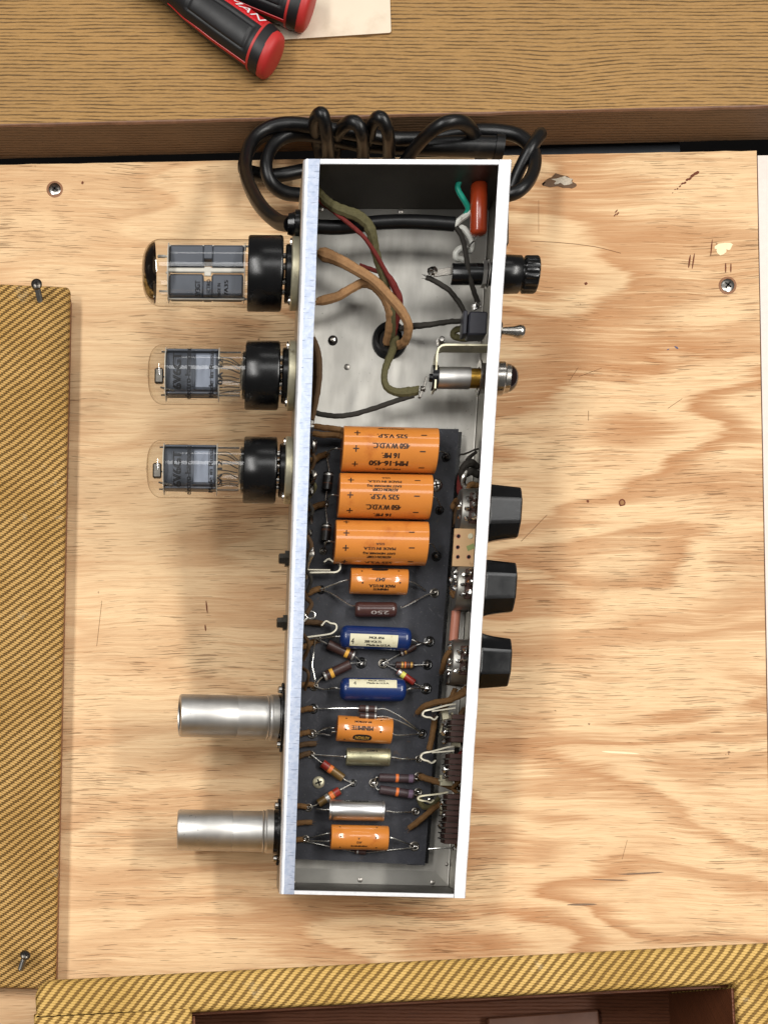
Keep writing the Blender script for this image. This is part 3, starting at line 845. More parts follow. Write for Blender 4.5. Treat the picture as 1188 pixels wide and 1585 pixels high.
# path runs: left lip, down the left wall, floor, up the right wall, right lip
sec = ribbon(path, 1.2)
mb = MB(); ns = 90; rows = []
for i in range(ns + 1):
    v = -V2 + CL * i / ns
    row = []
    for p in sec:
        k = max(0.0, min(1.0, (p.y + 6) / 6)); sgn = 1 if p.x > 0 else -1
        row.append(Vector((p.x + k * .22 * mnoise.noise(Vector((v * .045, sgn * 7, 0))), v, p.y + k * .20 * mnoise.noise(Vector((v * .06, sgn * 3, 9))))))
    rows.append(row)
mb.loft(rows)
n = len(sec); np_ = len(path)
o = mb.build('chassis_shell', [M['chrome'], M['lip'], M['lip_lit']], ch, ang=30)
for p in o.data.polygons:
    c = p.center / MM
    if c.z > -2.6 and (c.x < -U2 + LIPL + 1 or c.x > U2 - LIPR - 1): p.material_index = 2 if c.x > 0 or c.x < -U2 + 2.2 else 1  # right lip and left bend get the tone with painted-in reflection
# end plates
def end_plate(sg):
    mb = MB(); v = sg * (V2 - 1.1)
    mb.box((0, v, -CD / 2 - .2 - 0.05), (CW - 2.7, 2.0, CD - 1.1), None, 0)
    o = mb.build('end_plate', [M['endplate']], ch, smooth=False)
    e = MB(); e.box((-1 * (LIPR - LIPL) / 2 - .1, v, -.25), (CW - LIPL - LIPR - .2, 2.3, .9), None, 0, .25)
    e.build('plate_rim', [M['lip_lit']], o)
    f = MB(); wd_ = 8.4; f.add([Vector((-U2 + 1.6, v - sg * 1.1, FLO + .7)), Vector((U2 - 1.6, v - sg * 1.1, FLO + .7)), Vector((U2 - 1.6 - wd_, v - sg * (1.1 + wd_), FLO + .7)), Vector((-U2 + 1.6, v - sg * (1.1 + wd_), FLO + .7))] +
        [Vector((-U2 + 1.6, v - sg * 1.1, FLO + .02)), Vector((U2 - 1.6, v - sg * 1.1, FLO + .02)), Vector((U2 - 1.6 - wd_, v - sg * (1.1 + wd_), FLO + .02)), Vector((-U2 + 1.6, v - sg * (1.1 + wd_), FLO + .02))],
        [(0, 1, 2, 3), (4, 7, 6, 5), (0, 4, 5, 1), (1, 5, 6, 2), (2, 6, 7, 3), (3, 7, 4, 0)])
    f.build('flange', [M['flange']], o, smooth=False)
    return o
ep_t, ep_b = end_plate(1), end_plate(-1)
def rivet(px, py, h=.7, r=1.5, m='rivet', par=None):
    mb = MB(); mb.lathe(FH(px, py, h), EW, [(0, r), (.35, r * .93), (.7, r * .5), (.78, 0)], 14)
    return mb.build('rivet', M[m], par or ch)
for px, py in ((497, 323), (620, 327)): rivet(px, py, par=ep_t)
for px, py in ((453, 1366), (557, 1362), (669, 1366)): rivet(px, py, par=ep_b)
rivet(537, 568, 0, 1.6); rivet(691, 1338, 0, 1.0)
# screw ends and a peg in the floor
mb = MB(); mb.lathe(FH(515, 527, 0), EW, [(0, 2.6), (.3, 2.5), (.35, 1.6)], 18, 1); mb.lathe(FH(515, 527, 0), EW, [(0, 1.6), (2.2, 1.5), (2.5, 1.1), (2.5, 0)], 14, 0)
mb.build('floor_screw', [M['nickel'], M['hole']], ch)
mb = MB(); mb.lathe(FH(681, 530, 0), EW, [(0, 2.4), (.4, 2.3), (.45, 1.6), (5.5, 1.5), (6, 1.1), (6, 0)], 14); mb.build('floor_screw', M['nickel'], ch)
# grommet
GC = FH(603, 527, 0)
mb = MB(); prof = [(0.0, 9.6), (1.6, 9.2), (2.5, 7.8), (2.0, 6.4), (.3, 5.9)]
mb.lathe(GC, EW, prof, 30, 0); mb.lathe(GC + EW * .3, EW, [(0, 5.95), (0.0, 0)], 30, 1)
mb.build('grommet', [M['rubber'], M['hole']], ch)

# ------------------------------------------------------------------ component board
bl = [C(489, 661, FLO + BT), C(709.5, 664, FLO + BT), C(657, 1339, FLO + BT), C(452, 1329, FLO + BT)]
bl[0].x = -U2 + 9.5; bl[3].x = -U2 + 5
mb = MB()
vs = [p.copy() for p in bl] + [Vector((p.x, p.y, FLO + BT - 2.2)) for p in bl]
mb.add(vs, [(0, 1, 2, 3), (7, 6, 5, 4), (0, 4, 5, 1), (1, 5, 6, 2), (2, 6, 7, 3), (3, 7, 4, 0)])
board = mb.build('component_board', M['board'], ch, smooth=False)
mb = MB()   # insulating board and spacers below it
vs = [Vector((p.x + dx_, p.y + dy_, z)) for z in (FLO + BT - 2.5, FLO + 4.2) for p, dx_, dy_ in zip(bl, (-3, 2.2, 2.2, -1), (-.8, -.8, .8, .8))]
mb.add(vs, [(0, 1, 2, 3), (7, 6, 5, 4), (0, 4, 5, 1), (1, 5, 6, 2), (2, 6, 7, 3), (3, 7, 4, 0)])
for p in bl: mb.box((p.x * .85, p.y * .93 - 8, FLO + 2.1), (8, 8, 4.1))
mb.build('insulating_board', M['bakelite'], ch, smooth=False)
mb = MB(); phillips(mb, B(493, 1211, 0), EW, 3.4, 1.3, rot=.35); mb.build('board_screw', [M['zinc'], M['hole']], board)
mb = MB(); phillips(mb, B(674.5, 751, 0), EW, 3.4, 1.3, rot=.2); mb.build('board_screw', [M['nickel'], M['hole']], board)

# eyelets with solder, three shared shapes
eye_me = []
for k in range(4):
    mb = MB(); mb.lathe((0, 0, 0), EW, [(0, 3.0), (.35, 2.95), (.55, 2.4), (.25, 1.7), (.05, 0)], 18, 1)
    mb.blob((0, 0, .8), 1.55, 0, (1, 1, .85), .22, 10); mb.blob((.5, .6, 1.3), .8, 0, (1, .8, 1), .25, 8)
    o = mb.build('eyelet', [M['solder'] if k < 2 else M['solder_dark'], M['bakelite'] if k % 2 == 0 else M['screw_dark']]); eye_me.append(o.data); bpy.data.objects.remove(o)
EYES = {}
def eyelet(key, px, py, k=0, s=1.0, mat=None):
    p = B(px, py, 0); o = bpy.data.objects.new('eyelet', eye_me[k]); COL.objects.link(o); o.parent = board
    o.location = p * MM; o.rotation_euler = (0, 0, random.random() * 6); o.scale = (s, s, s); EYES[key] = p + EW * 1.3
for key, px, py, k, s in (('a1', 505, 705, 1, .7), ('a2', 503, 781, 1, .7), ('a3', 500, 853, 1, .7), ('c1', 690, 708, 2, .8), ('c2', 680, 790, 2, .8), ('c3', 675, 861, 2, .9),
        ('d1', 497, 913, 0, .8), ('d2', 672, 918, 3, .85), ('m1', 559, 1026, 0, 1.05), ('m2', 593, 1027, 1, .95), ('r1', 664, 993, 0, 1), ('r2', 661, 1029, 2, .95), ('r3', 659, 1066, 0, 1.05),
        ('l1', 486, 1063, 3, .8), ('l2', 485, 1097, 0, .95), ('l3', 483, 1136, 1, .9), ('l4', 481, 1168, 3, .75), ('s1', 653, 1136, 0, .9), ('s2', 648, 1175, 3, .7),
        ('n1', 546, 1212, 0, .75), ('n2', 578, 1212, 1, .9), ('v1', 648, 1202, 1, .9), ('v2', 647, 1226, 1, .8), ('k1', 477, 1250, 3, .8), ('k2', 643, 1256, 1, .8), ('z1', 472, 1299, 1, .8), ('z2', 641, 1310, 1, .95), ('h1', 492, 990, 1, .6)):
    eyelet(key, px, py, k, s)

def axial(p0, p1, r, zoff=None, lift=.25):
    """end points of a lying cylinder from two pixels on its axis"""
    h = BT + r + lift if zoff is None else zoff
    return C(p0[0], p0[1], FLO + h), C(p1[0], p1[1], FLO + h)
def lead(comp, pts, r=.42, m='tin'):
    mb = MB(); mb.tube(pts, r, 7, sub=5); return mb.build('lead', M[m], comp)
def capsule(name, a, b, r, mats, prof=None, label=None, n=32, bands=None, soft=.8):
    ax = (b - a).normalized(); L = (b - a).length; mb = MB()
    if prof is None:
        prof = [(0.35, 0), (.35, r * .72), (.0, r * .86), (0.05, r * .95), (soft * .5, r), (L - soft * .5, r), (L - .05, r * .95), (L, r * .86), (L - .35, r * .72), (L - .35, 0)]
        ms = [1, 1, 0, 0, 0, 0, 0, 1, 1]
    else: ms = [0] * (len(prof) - 1)
    mb.lathe(a, ax, prof, n, mats=ms, ref=EW)
    return mb.build(name, mats, ch, label=label, ang=50), ax, L

# ---- the three big orange capacitors
def big_cap(x0, x1, y0, yl, yr, lines, pluses, minuses, label):
    r = 11.1
    a, b = axial((x0, yl), (x1, yr), r, lift=.3)
    o, ax, L = capsule('electrolytic_capacitor', a, b, r, [M['orange'], M['orange_end']], label=label)
    mb = MB()
    for s, px, py, w, h in lines: cyl_text(mb, s, px, py, a, ax, r, w, h)
    for px, py in pluses:
        cyl_text(mb, '+', px, py, a, ax, r, 3.1, 3.1)
    for px, py in minuses: cyl_text(mb, '-', px, py, a, ax, r, 2.9, .55)
    mb.build('lettering', M['ink'], o)
    return o, a, b
capA, A0, A1 = big_cap(528.5, 675, 0, 695, 698.5, [('ASTRON CORP.', 605, 664, 14, 1.1), ('525 V.S.P.', 607, 675, 15.5, 2.2), ('450 W.V.D.C.', 605, 690, 19, 2.6), ('16 MF.', 604, 705, 9, 2.6), ('MM-16-450', 601, 717, 20, 2.9), ('MINIMITE', 600, 726, 13, 1.1)],
        [(553, 670), (551, 694), (549, 718)], [(656, 674), (654, 699), (652, 724)], None)
capB, B0, B1 = big_cap(523, 666, 0, 767, 770, [('U.S.A.', 597, 740, 4.2, 1.1), ('MADE IN U.S.A.', 595, 745.5, 17.5, 1.3), ('EAST NEWARK N.J.', 594, 752, 18, 1.5), ('ASTRON CORP.', 596, 758, 13.5, 1.5), ('525 V.S.P.', 595, 769, 15, 2.4), ('450 W.V.D.C.', 593, 785, 18, 2.8), ('16 MF.', 591, 797, 9, 2.5)],
        [(543, 743), (542, 766), (541, 790)], [(646, 744), (645, 768), (643, 793)], None)
capC, C0, C1 = big_cap(517, 660, 0, 839, 842, [('U.S.A.', 588, 842, 4.4, 1.1), ('MADE IN U.S.A.', 587, 849, 17, 1.4), ('EAST NEWARK N.J.', 586, 856, 17, 1.5), ('ASTRON CORP.', 586, 862, 13, 1.5), ('525 V.S.P.', 585, 870.5, 14.5, 2.0)],
        [(536, 808), (536, 825), (535, 848), (533, 869)], [(637, 824), (637, 848), (635, 869)], None)
for (a, b, e0, e1, cp) in ((A0, A1, 'a1', 'c1', capA), (B0, B1, 'a2', 'c2', capB), (C0, C1, 'a3', 'c3', capC)):
    lead(cp, [a + EU * .4, a - EU * 4 + EW * .5, EYES[e0] + EW * 5, EYES[e0]], .4)
    lead(cp, [b - EU * .4, b + EU * 3 - EW * 1, EYES[e1] + EW * 4, EYES[e1] - EW * .5], .4)

# ---- small orange capacitors
def small_cap(p0, p1, r, lines, dots, label=None, oval=None):
    a, b = axial(p0, p1, r)
    o, ax, L = capsule('film_capacitor', a, b, r, [M['orange'], M['orange_end']], label=label)
    mb = MB()
    for s, px, py, w, h in lines: cyl_text(mb, s, px, py, a, ax, r, w, h)
    for px, py in dots: cyl_text(mb, '.', px, py, a, ax, r, .9, .9)
    if oval:
        px, py, w, h = oval; t0, n0 = ray_cyl(px, py, a, ax, r); n0 = n0.normalized(); tg = n0.cross(ax)
        ring = []
        for k in range(28):
            th = 2 * math.pi * k / 28; x = w / 2 * math.copysign(abs(math.cos(th)) ** .6, math.cos(th)); y = h / 2 * math.copysign(abs(math.sin(th)) ** .8, math.sin(th))
            ring.append((x, y))
        def P(x, y, e): return a + ax * (t0 + x) + (n0 * math.cos(y / r) + tg * math.sin(y / r)) * (r + e)
        for k in range(28):
            x0, y0 = ring[k]; x1, y1 = ring[(k + 1) % 28]
            mb.add([P(0, 0, .05), P(x0 * .5, y0 * .5, .05), P(x1 * .5, y1 * .5, .05)], [(0, 1, 2)], 0)
            mb.add([P(x0 * .5, y0 * .5, .05), P(x0, y0, .05), P(x1, y1, .05), P(x1 * .5, y1 * .5, .05)], [(0, 1, 2, 3)], 0)
        ro = r + .07
        vs, fs = text_mesh('ASTRON')
        mb.add([P(-x * w * .74, -y * h * .46, .12) for x, y in vs], fs, 1)
    mb.build('lettering', [M['ink'], M['yellow']], o)
    return o, a, b
sD, D0, D1 = small_cap((541.5, 899), (630, 901), 6.7, [('.047', 589, 897, 5.5, 1.9), ('MADE IN U.S.A.', 591, 907, 14, 1.6), ('MINIMITE', 589, 912, 8, 1.3)], [(560, 884), (561, 902), (617, 884), (619, 902)])
mb = MB(); c_, n_ = None, None
t0, n0 = ray_cyl(588, 882, D0, (D1 - D0).normalized(), 6.7); axd = (D1 - D0).normalized(); n0 = n0.normalized(); tg = n0.cross(axd)
def oval_patch(a, ax, r, px, py, w, h, name, par):
    t0, n0 = ray_cyl(px, py, a, ax, r); n0 = n0.normalized(); tg = n0.cross(ax); mb = MB()
    for i in range(10):
        x0, x1 = -w / 2 + w * i / 10, -w / 2 + w * (i + 1) / 10
        h0 = h / 2 * (1 - abs(2 * x0 / w) ** 4) ** .5; h1 = h / 2 * (1 - abs(2 * x1 / w) ** 4) ** .5
        for j in range(4):
            f0, f1 = -1 + j * .5, -.5 + j * .5
            mb.add([a + ax * (t0 + x) + (n0 * math.cos(y / r) + tg * math.sin(y / r)) * (r + .05) for x, y in ((x0, h0 * f0), (x1, h1 * f0), (x1, h1 * f1), (x0, h0 * f1))], [(0, 1, 2, 3)])
    mb.build(name, M['ink'], par, smooth=False)
oval_patch(D0, axd, 6.7, 588, 881.5, 9.5, 2.6, 'printed_logo', sD)
lead(sD, [D0 + EU * .4, D0 - EU * 3 + EW * .5, EYES['d1'] + EW * 2.5, EYES['d1']])
lead(sD, [D1 - EU * .4, D1 + EU * 4 - EW * 2, B(658, 914, 1)])
sE, E0, E1 = small_cap((521, 1127), (606, 1132), 7.0, [('MINIMITE', 561, 1127, 11.5, 2.3), ('BY ASTRON', 562, 1117.5, 9, 1.3)], [(536, 1112), (535, 1129), (533, 1144), (590, 1115), (589, 1133)], oval=(560.5, 1142, 10.5, 4.2))
lead(sE, [E0 + EU * .4, E0 - EU * 2.5 + EW * 1, B(505, 1127, 6), EYES['l3']]); lead(sE, [E0 + EU * .4 - EV * 2, E0 - EU * 2.5 - EV * 2.2, B(512, 1138, 4), B(498, 1136, 3), EYES['l3']])
lead(sE, [E1 - EU * .4 - EV * .5, E1 + EU * 3 - EV * 2, EYES['s1']])
sF, F0, F1 = small_cap((511.5, 1295.5), (600, 1297.5), 7.0, [('MINIMITE', 555, 1309.5, 9, 1.1), ('.02', 556, 1304, 3, 1.2), ('A', 555.5, 1298, 1.2, 1.2)], [(526, 1280), (527, 1295), (526, 1311), (583, 1281), (582, 1297), (582, 1312)])
lead(sF, [F0 + EU * .4 + EV * 2, F0 - EU * 3 + EV * 1.6, EYES['z1']]); lead(sF, [F0 + EU * .4 - EV * 2, F0 - EU * 2.5 - EV * 2.5, EYES['z1'] - EV * .8])
lead(sF, [F1 - EU * .4, F1 + EU * 3, EYES['z2']])

# ---- cathode resistor, blue capacitors, metal cans
a, b = axial((549, 943.5), (620.5, 944), 4.0)
o, ax, L = capsule('wirewound_resistor', a, b, 4.0, [M['brownres'], M['brownres']], prof=[(0, 0), (0, 2.9), (.5, 3.7), (2.5, 4.1), (12, 3.95), (20, 4.1), (22, 3.7), (22.6, 2.9), (22.6, 0)])
mb = MB(); cyl_text(mb, '250', 588, 948, a, ax, 4.05, 9.5, 1.9); mb.build('lettering', M['ink_gray'], o)
lead(o, [a + EU * .4 + EV * 2.0, a - EU * 3 + EV * 2.2, B(515, 920, 2.5), EYES['d1']]); lead(o, [b - EU * .4 + EV * 1.5, b + EU * 1.5 + EV * 1.6, B(658, 922, 2.5), EYES['d2']])
def blue_cap(p0, p1, r, lab, txt, lblang):
    a, b = axial(p0, p1, r); L = (b - a).length
    prof = [(0, 0), (0, r * .35), (.3, r * .6), (1.2, r * .86), (2.6, r * .98), (4, r), (L - 4, r), (L - 2.4, r * .97), (L - 1.1, r * .84), (L - .3, r * .58), (L, r * .3), (L, 0)]
    o, ax, L = capsule('moulded_capacitor', a, b, r, [M['blue'], M['blue']], prof=prof)
    px0, px1, pyt, pyb = lab; mb = MB(); rr = r + .1
    t0, n0 = ray_cyl(px0, (pyt + pyb) / 2, a, ax, rr); t1, _ = ray_cyl(px1, (pyt + pyb) / 2 + 3, a, ax, rr)
    tg = n0.normalized().cross(ax)
    vs = []; n0 = n0.normalized(); N = 9
    hw = lblang
    for i in range(N + 1):
        th = -hw + 2 * hw * i / N
        for t in (t0, t1): vs.append(a + ax * t + (n0 * math.cos(th) + tg * math.sin(th)) * rr)
    mb.add(vs, [(2 * i, 2 * i + 1, 2 * i + 3, 2 * i + 2) for i in range(N)])
    mb.build('paper_label', M['cream'], o)
    mb = MB()
    for s, px, py, w, h in txt: cyl_text(mb, s, px, py, a, ax, rr, w, h, 'norm')
    mb.build('lettering', M['ink'], o)
    return o, a, b
o, a, b = blue_cap((526, 985.5), (636, 990), 6.1, (541.5, 615.5, 979, 1002), [('MQL.056', 583, 987.5, 8, 1.4), ('200 VOLTS', 577, 993, 9, 1.3), ('Made in U.S.A.', 586, 998.5, 13, 1.3), ('4', 545.5, 992, 1.6, 3.2)], .56)
lead(o, [a + EU * .3, a - EU * 3, B(512, 986, 4), EYES['h1']]); lead(o, [b - EU * .3, b + EU * 3 - EV * 1, B(655, 996, 2), EYES['r1']])
o, a, b = blue_cap((525.5, 1066.5), (628, 1068.5), 6.2, (540.5, 614, 1051, 1062), [('MQL.056', 583, 1054, 9, 1.0), ('Made in U.S.A.', 585, 1057.5, 12, 1.0), ('4', 549, 1057, 1.4, 2.2)], .42)
lead(o, [a + EU * .3, a - EU * 3 + EV * .6, B(503, 1067, 3), EYES['l1']]); lead(o, [b - EU * .3, b + EU * 3 + EV * 1, EYES['r3']])
def can(p0, p1, r, m, txt, e0, e1, w, label):
    a, b = axial(p0, p1, r); L = (b - a).length
    prof = [(.5, 0), (.5, r * .7), (0, r * .86), (.15, r), (1.1, r), (1.3, r * .97), (1.6, r), (L - 1.6, r), (L - 1.3, r * .97), (L - 1.1, r), (L - .15, r), (L, r * .86), (L - .5, r * .7), (L - .5, 0)]
    o, ax, L = capsule('metal_capacitor', a, b, r, [M[m], M[m]], prof=prof, label=label)
    for p in (a - ax * .2, b + ax * .2):
        mb = MB(); mb.blob(p, 1.1, 0); mb.build('end_seal', M['solder'], o)
    mb = MB(); cyl_text(mb, txt[0], txt[1], txt[2], a, ax, r, w, 1.5); mb.build('lettering', M['ink_glass'], o)
    lead(o, [a, a - EU * 2.5, a - EU * 6 + EV * .2 - EW * 1, e0], .4); lead(o, [b, b + EU * 3, b + EU * 7 - EV * .6 - EW * 1, e1], .4)
can((535.5, 1171), (603, 1172.5), 4.9, 'greycap', ('.1407', 577, 1162, 6.5, 1), EYES['l4'], EYES['s2'], 7, 'tarnished grey green metal capacitor')
can((508.5, 1253.5), (594, 1255.5), 5.8, 'silvercap', ('DOFASCO', 551, 1240, 11, 1), B(488, 1253, 3), EYES['k2'], 13, 'bright silver metal capacitor')

# ---- carbon resistors with colour bands
def resistor(p0, p1, r, body, bands, e0, e1, h=None, label=None, l0=None, l1=None, name='carbon_resistor'):
    a, b = axial(p0, p1, r, zoff=h); ax = (b - a).normalized(); L = (b - a).length
    mats = [M[body]]; prof = [(0, 0), (0, r * .8), (.3, r)]; ms = [0, 0]
    for f0, f1, m in bands:
        if M[m] not in mats: mats.append(M[m])
        prof.append((max(f0 * L, .3), r)); ms.append(0); prof.append((min(f1 * L, L - .3), r)); ms.append(mats.index(M[m]))
    prof += [(L - .3, r), (L, r * .8), (L, 0)]; ms += [0, 0, 0]
    mb = MB(); mb.lathe(a, ax, prof, 18, mats=ms, ref=EW)
    o = mb.build(name, mats, ch, label=label)
    if e0 is not None: lead(o, [a] + (l0 or [a - ax * 1.5]) + [e0], .36)
    if e1 is not None: lead(o, [b] + (l1 or [b + ax * 1.5]) + [e1], .36)
    return o, a, b
h0 = B(495, 991, 3)
resistor((507, 997), (548, 1016), 2.7, 'carbon', [(.66, .78, 'yellow'), (.92, .99, 'silverb')], h0, EYES['m1'])
resistor((500.5, 1048), (542, 1028), 2.7, 'carbon', [(.02, .1, 'silverb'), (.24, .36, 'yellow')], EYES['l1'], EYES['m1'])
resistor((619, 1012), (643, 1000), 1.7, 'carbon', [(.05, .14, 'silverb'), (.26, .36, 'goldb')], EYES['m2'], EYES['r1'])
resistor((612, 1029), (640, 1029.5), 1.8, 'carbon', [(.3, .42, 'goldb'), (.48, .56, 'orangeb'), (.63, .71, 'brownb'), (.8, .92, 'goldb')], EYES['m2'], EYES['r2'])
resistor((615, 1039), (641, 1057), 1.8, 'redres', [(.01, .2, 'silverb'), (.22, .42, 'greenb')], EYES['m2'], EYES['r3'])
resistor((555, 1096.5), (583, 1098), 1.9, 'carbon', [(.38, .52, 'silverb'), (.88, .97, 'silverb')], EYES['l2'], EYES['s1'], h=BT + 8, l1=[B(597, 1098, 8), B(625, 1113, 8)])
resistor((556, 1108), (583, 1109.5), 1.8, 'carbon', [(.36, .5, 'silverb'), (.85, .95, 'silverb')], None, EYES['s1'] + EW * .6, h=BT + 10, l1=[B(600, 1110, 9), B(630, 1122, 7)])
resistor((498, 1181), (531, 1205), 2.4, 'olivegold', [(.02, .3, 'redres'), (.33, .47, 'orangeb')], EYES['l4'], EYES['n1'])
resistor((492, 1244), (526, 1223), 2.4, 'olivegold', [(.36, .5, 'silverb'), (.55, .70, 'orangeb'), (.74, .97, 'redres')], EYES['k1'], EYES['n1'])
resistor((586, 1203.5), (642, 1205.5), 2.4, 'purpleres', [(.46, .54, 'orangeb'), (.82, .94, 'violet')], EYES['n2'], EYES['v1'])
resistor((587, 1222), (641, 1230), 2.5, 'purpleres', [(.46, .54, 'orangeb'), (.82, .94, 'violet')], EYES['n2'], EYES['v2'])
resistor((549, 1318), (566, 1319), 1.5, 'carbon', [(.15, .3, 'silverb')], EYES['z1'] - EV * 1.2, EYES['z2'] - EV * .6, h=BT + 2)
resistor((508.5, 731), (505.5, 759), 2.7, 'blackres', [(.1, .2, 'silverb'), (.6, .66, 'brownb')], EYES['a1'], EYES['a2'])
resistor((505.5, 811), (503, 838), 2.7, 'blackres', [(.1, .18, 'silverb'), (.3, .42, 'brownb')], EYES['a2'], EYES['a3'])

# ------------------------------------------------------------------ wiring inside
def wire(name, mat, pts, r, sub=6, label=None, n=9, parent=None):
    """pts: (px, py, height over the floor)"""
    P_ = [q if isinstance(q, Vector) else FH(*q) for q in pts]
    mb = MB(); cl_ = mat.startswith('w_') and mat not in ('w_green', 'w_white')
    if cl_ and len(P_) > 2:
        pp_, rr_ = spline(P_, list(r) if isinstance(r, (list, tuple)) else [r] * len(P_), sub * 2)
        sd_ = random.random() * 90
        for i, p in enumerate(pp_):
            q = .16 if 0 < i < len(pp_) - 1 else 0
            p += Vector((mnoise.noise(Vector((i * .33, sd_, 0))), mnoise.noise(Vector((i * .33, sd_, 5))), mnoise.noise(Vector((i * .33, sd_, 9))))) * q * 1.3
            rr_[i] *= 1 + .10 * mnoise.noise(Vector((i * .3, sd_, 20)))
        mb.tube(pp_, rr_, n, sub=1)
        if rr_[0] > 1.0:
            for e_, d_ in ((pp_[0], pp_[0] - pp_[1]), (pp_[-1], pp_[-1] - pp_[-2])):
                d_ = d_.normalized()
                for k in range(6):
                    a_ = Vector((random.uniform(-1, 1), random.uniform(-1, 1), random.uniform(-1, 1))) * rr_[0]
                    mb.tube([e_ + a_ * .6 - d_ * .4, e_ + a_ * 1.1 + d_ * random.uniform(.8, 2.0)], [.16, .06], 4)
    else: mb.tube(P_, r, n, sub=sub)
    return mb.build(name, M[mat], parent or ch, label=label)
def frayed(p, d, r, m):
    mb = MB()
    for k in range(7):
        a = Vector((random.uniform(-1, 1), random.uniform(-1, 1), random.uniform(-1, 1)))
        mb.tube([p + a * r * .5, p + d * 2.2 + a * r], [.28, .12], 4)
    return mb
wire('transformer_wire', 'w_tan', [(494, 391, 22), (502, 394, 23), (525, 403, 24), (552, 418, 25), (580, 436, 26), (604, 461, 26), (624, 486, 24), (632, 508, 20), (625, 530, 12), (608, 536, 2)], [2.0, 3.3, 2.7, 2.5, 2.4, 2.4, 2.4, 2.3, 2.3, 2.3])
wire('transformer_wire', 'w_tan', [(489, 467, 20), (500, 465, 20), (522, 459, 20), (545, 446, 20), (563, 438, 19), (580, 444, 18), (595, 462, 16), (603, 485, 13), (602, 510, 8), (598, 530, 2)], [1.6, 2.4, 2.3, 2.2, 2.3, 2.2, 2.2, 2.2, 2.2, 2.2])
wire('transformer_wire', 'w_olive', [(491, 296, 30), (505, 312, 32), (525, 324, 33), (548, 332, 34), (566, 344, 34), (576, 364, 32), (581, 390, 27), (590, 420, 22), (599, 450, 17), (606, 485, 13), (606, 512, 7), (604, 530, 2)], [2.2, 2.3, 2.6, 2.7, 2.7, 2.5, 2.2, 2.1, 2.1, 2.1, 2.1, 2.1])
wire('heater_wire', 'w_red', [(492, 310, 31), (515, 327, 32), (540, 346, 33), (562, 366, 33), (580, 392, 29), (596, 420, 24), (611, 446, 20), (618, 470, 16), (612, 500, 9), (607, 525, 2)], [.9, .9, 1.0, 1.0, 1.1, 1.1, 1.9, 2.0, 1.9, 1.8])
wire('heater_wire', 'w_red', [(556, 410, 16), (575, 417, 17), (592, 424, 18), (603, 440, 17)], 1.0)
wire('lamp_wire', 'w_olive', [(612, 524, 3), (606, 545, 12), (598, 565, 20), (594, 584, 22), (599, 600, 22), (614, 607, 22), (632, 607, 22), (648, 604, 23)], [2.0, 2.1, 1.9, 1.7, 1.8, 2.0, 2.6, 2.2])
wire('lamp_wire', 'w_black', [(484, 637, 20), (496, 641, 20), (520, 644, 19), (548, 641, 19), (585, 630, 20), (620, 618, 21), (640, 612, 22)], 1.3)
wire('switch_wire', 'w_black', [(620, 508, 8), (640, 505, 12), (668, 502, 16), (695, 498, 18), (716, 497, 19)], [1.4, 1.6, 1.4, 1.3, 1.2])
wire('fuse_wire', 'w_black', [(659, 429, 25), (674, 436, 25), (694, 449, 24), (708, 466, 22), (718, 484, 21), (719, 505, 20)], 1.25)
wire('switch_wire', 'w_olive', [(716, 508, 14), (703, 512, 12), (702, 520, 11), (716, 524, 11), (740, 523, 12)], 1.6)
wire('filament_wire', 'w_gold', [(487, 660, 20), (500, 662, 21), (520, 664, 21), (532, 667, 20)], 1.5)
wire('filament_wire', 'w_gold', [(485, 671, 19), (498, 673, 20), (518, 673, 20), (530, 676, 19)], 1.5)
wire('filament_wire', 'w_brown', [(483, 650, 26), (489, 620, 27), (493, 590, 28), (493, 560, 28), (490, 540, 28), (485, 524, 27)], [1.2, 1.5, 1.7, 1.9, 1.7, 1.3])
wire('filament_wire', 'w_brown', [(481, 645, 24), (485, 610, 23), (487, 575, 22), (486, 545, 22), (484, 535, 22)], 1.3)
for px, py, ex_, ey_ in ((486, 712, 505, 703), (484, 786, 502, 780), (478, 918, 495, 911), (476, 963, 500, 966), (474, 1000, 489, 992), (470, 1060, 484, 1060), (468, 1099, 482, 1097), (463, 1137, 480, 1133), (463, 1154, 489, 1151), (462, 1171, 480, 1166),
        (458, 1248, 474, 1249), (457, 1275, 482, 1273), (452, 1303, 468, 1299)):
    wire('hookup_wire', 'w_gold' if py not in (963, 1154, 1171) else 'w_brown', [(px - 8, py + 1, BT + 2), (px, py, BT + 2.2), ((px + ex_) / 2, (py + ey_) / 2 - 1, BT + 2.4), (ex_, ey_, BT + 1.6)], 1.55, sub=4)
# mains cord inside, split into green, white and black
inner = wire('power_cord', 'rubber', [(470, 350, 25), (490, 351, 25), (520, 352, 25), (548, 350, 25), (580, 345, 25), (620, 343, 25), (660, 344, 25), (703, 347, 25)], 3.3, n=14)
wire('ground_wire', 'w_green', [(716, 338, 26), (724, 324, 28), (718, 310, 30), (710, 297, 31), (708, 287, 31), (715, 274, 31)], 1.35)
wire('neutral_wire', 'w_white', [(703, 349, 26), (712, 340, 27), (722, 333, 27), (728, 326, 28)], [1.6, 1.5, 1.6, 1.2])
wire('neutral_wire', 'w_white', [(705, 352, 24), (716, 353, 25), (724, 362, 25), (730, 375, 24), (727, 388, 23), (716, 384, 24), (706, 390, 24), (706, 399, 23), (716, 402, 22)], [1.5, 1.4, 1.4, 1.4, 1.6, 1.6, 1.7, 1.6, 1.2])
wire('live_wire', 'w_black', [(705, 352, 26), (713, 363, 28), (719, 385, 30), (724, 415, 31), (731, 445, 28), (739, 468, 23)], 1.25)
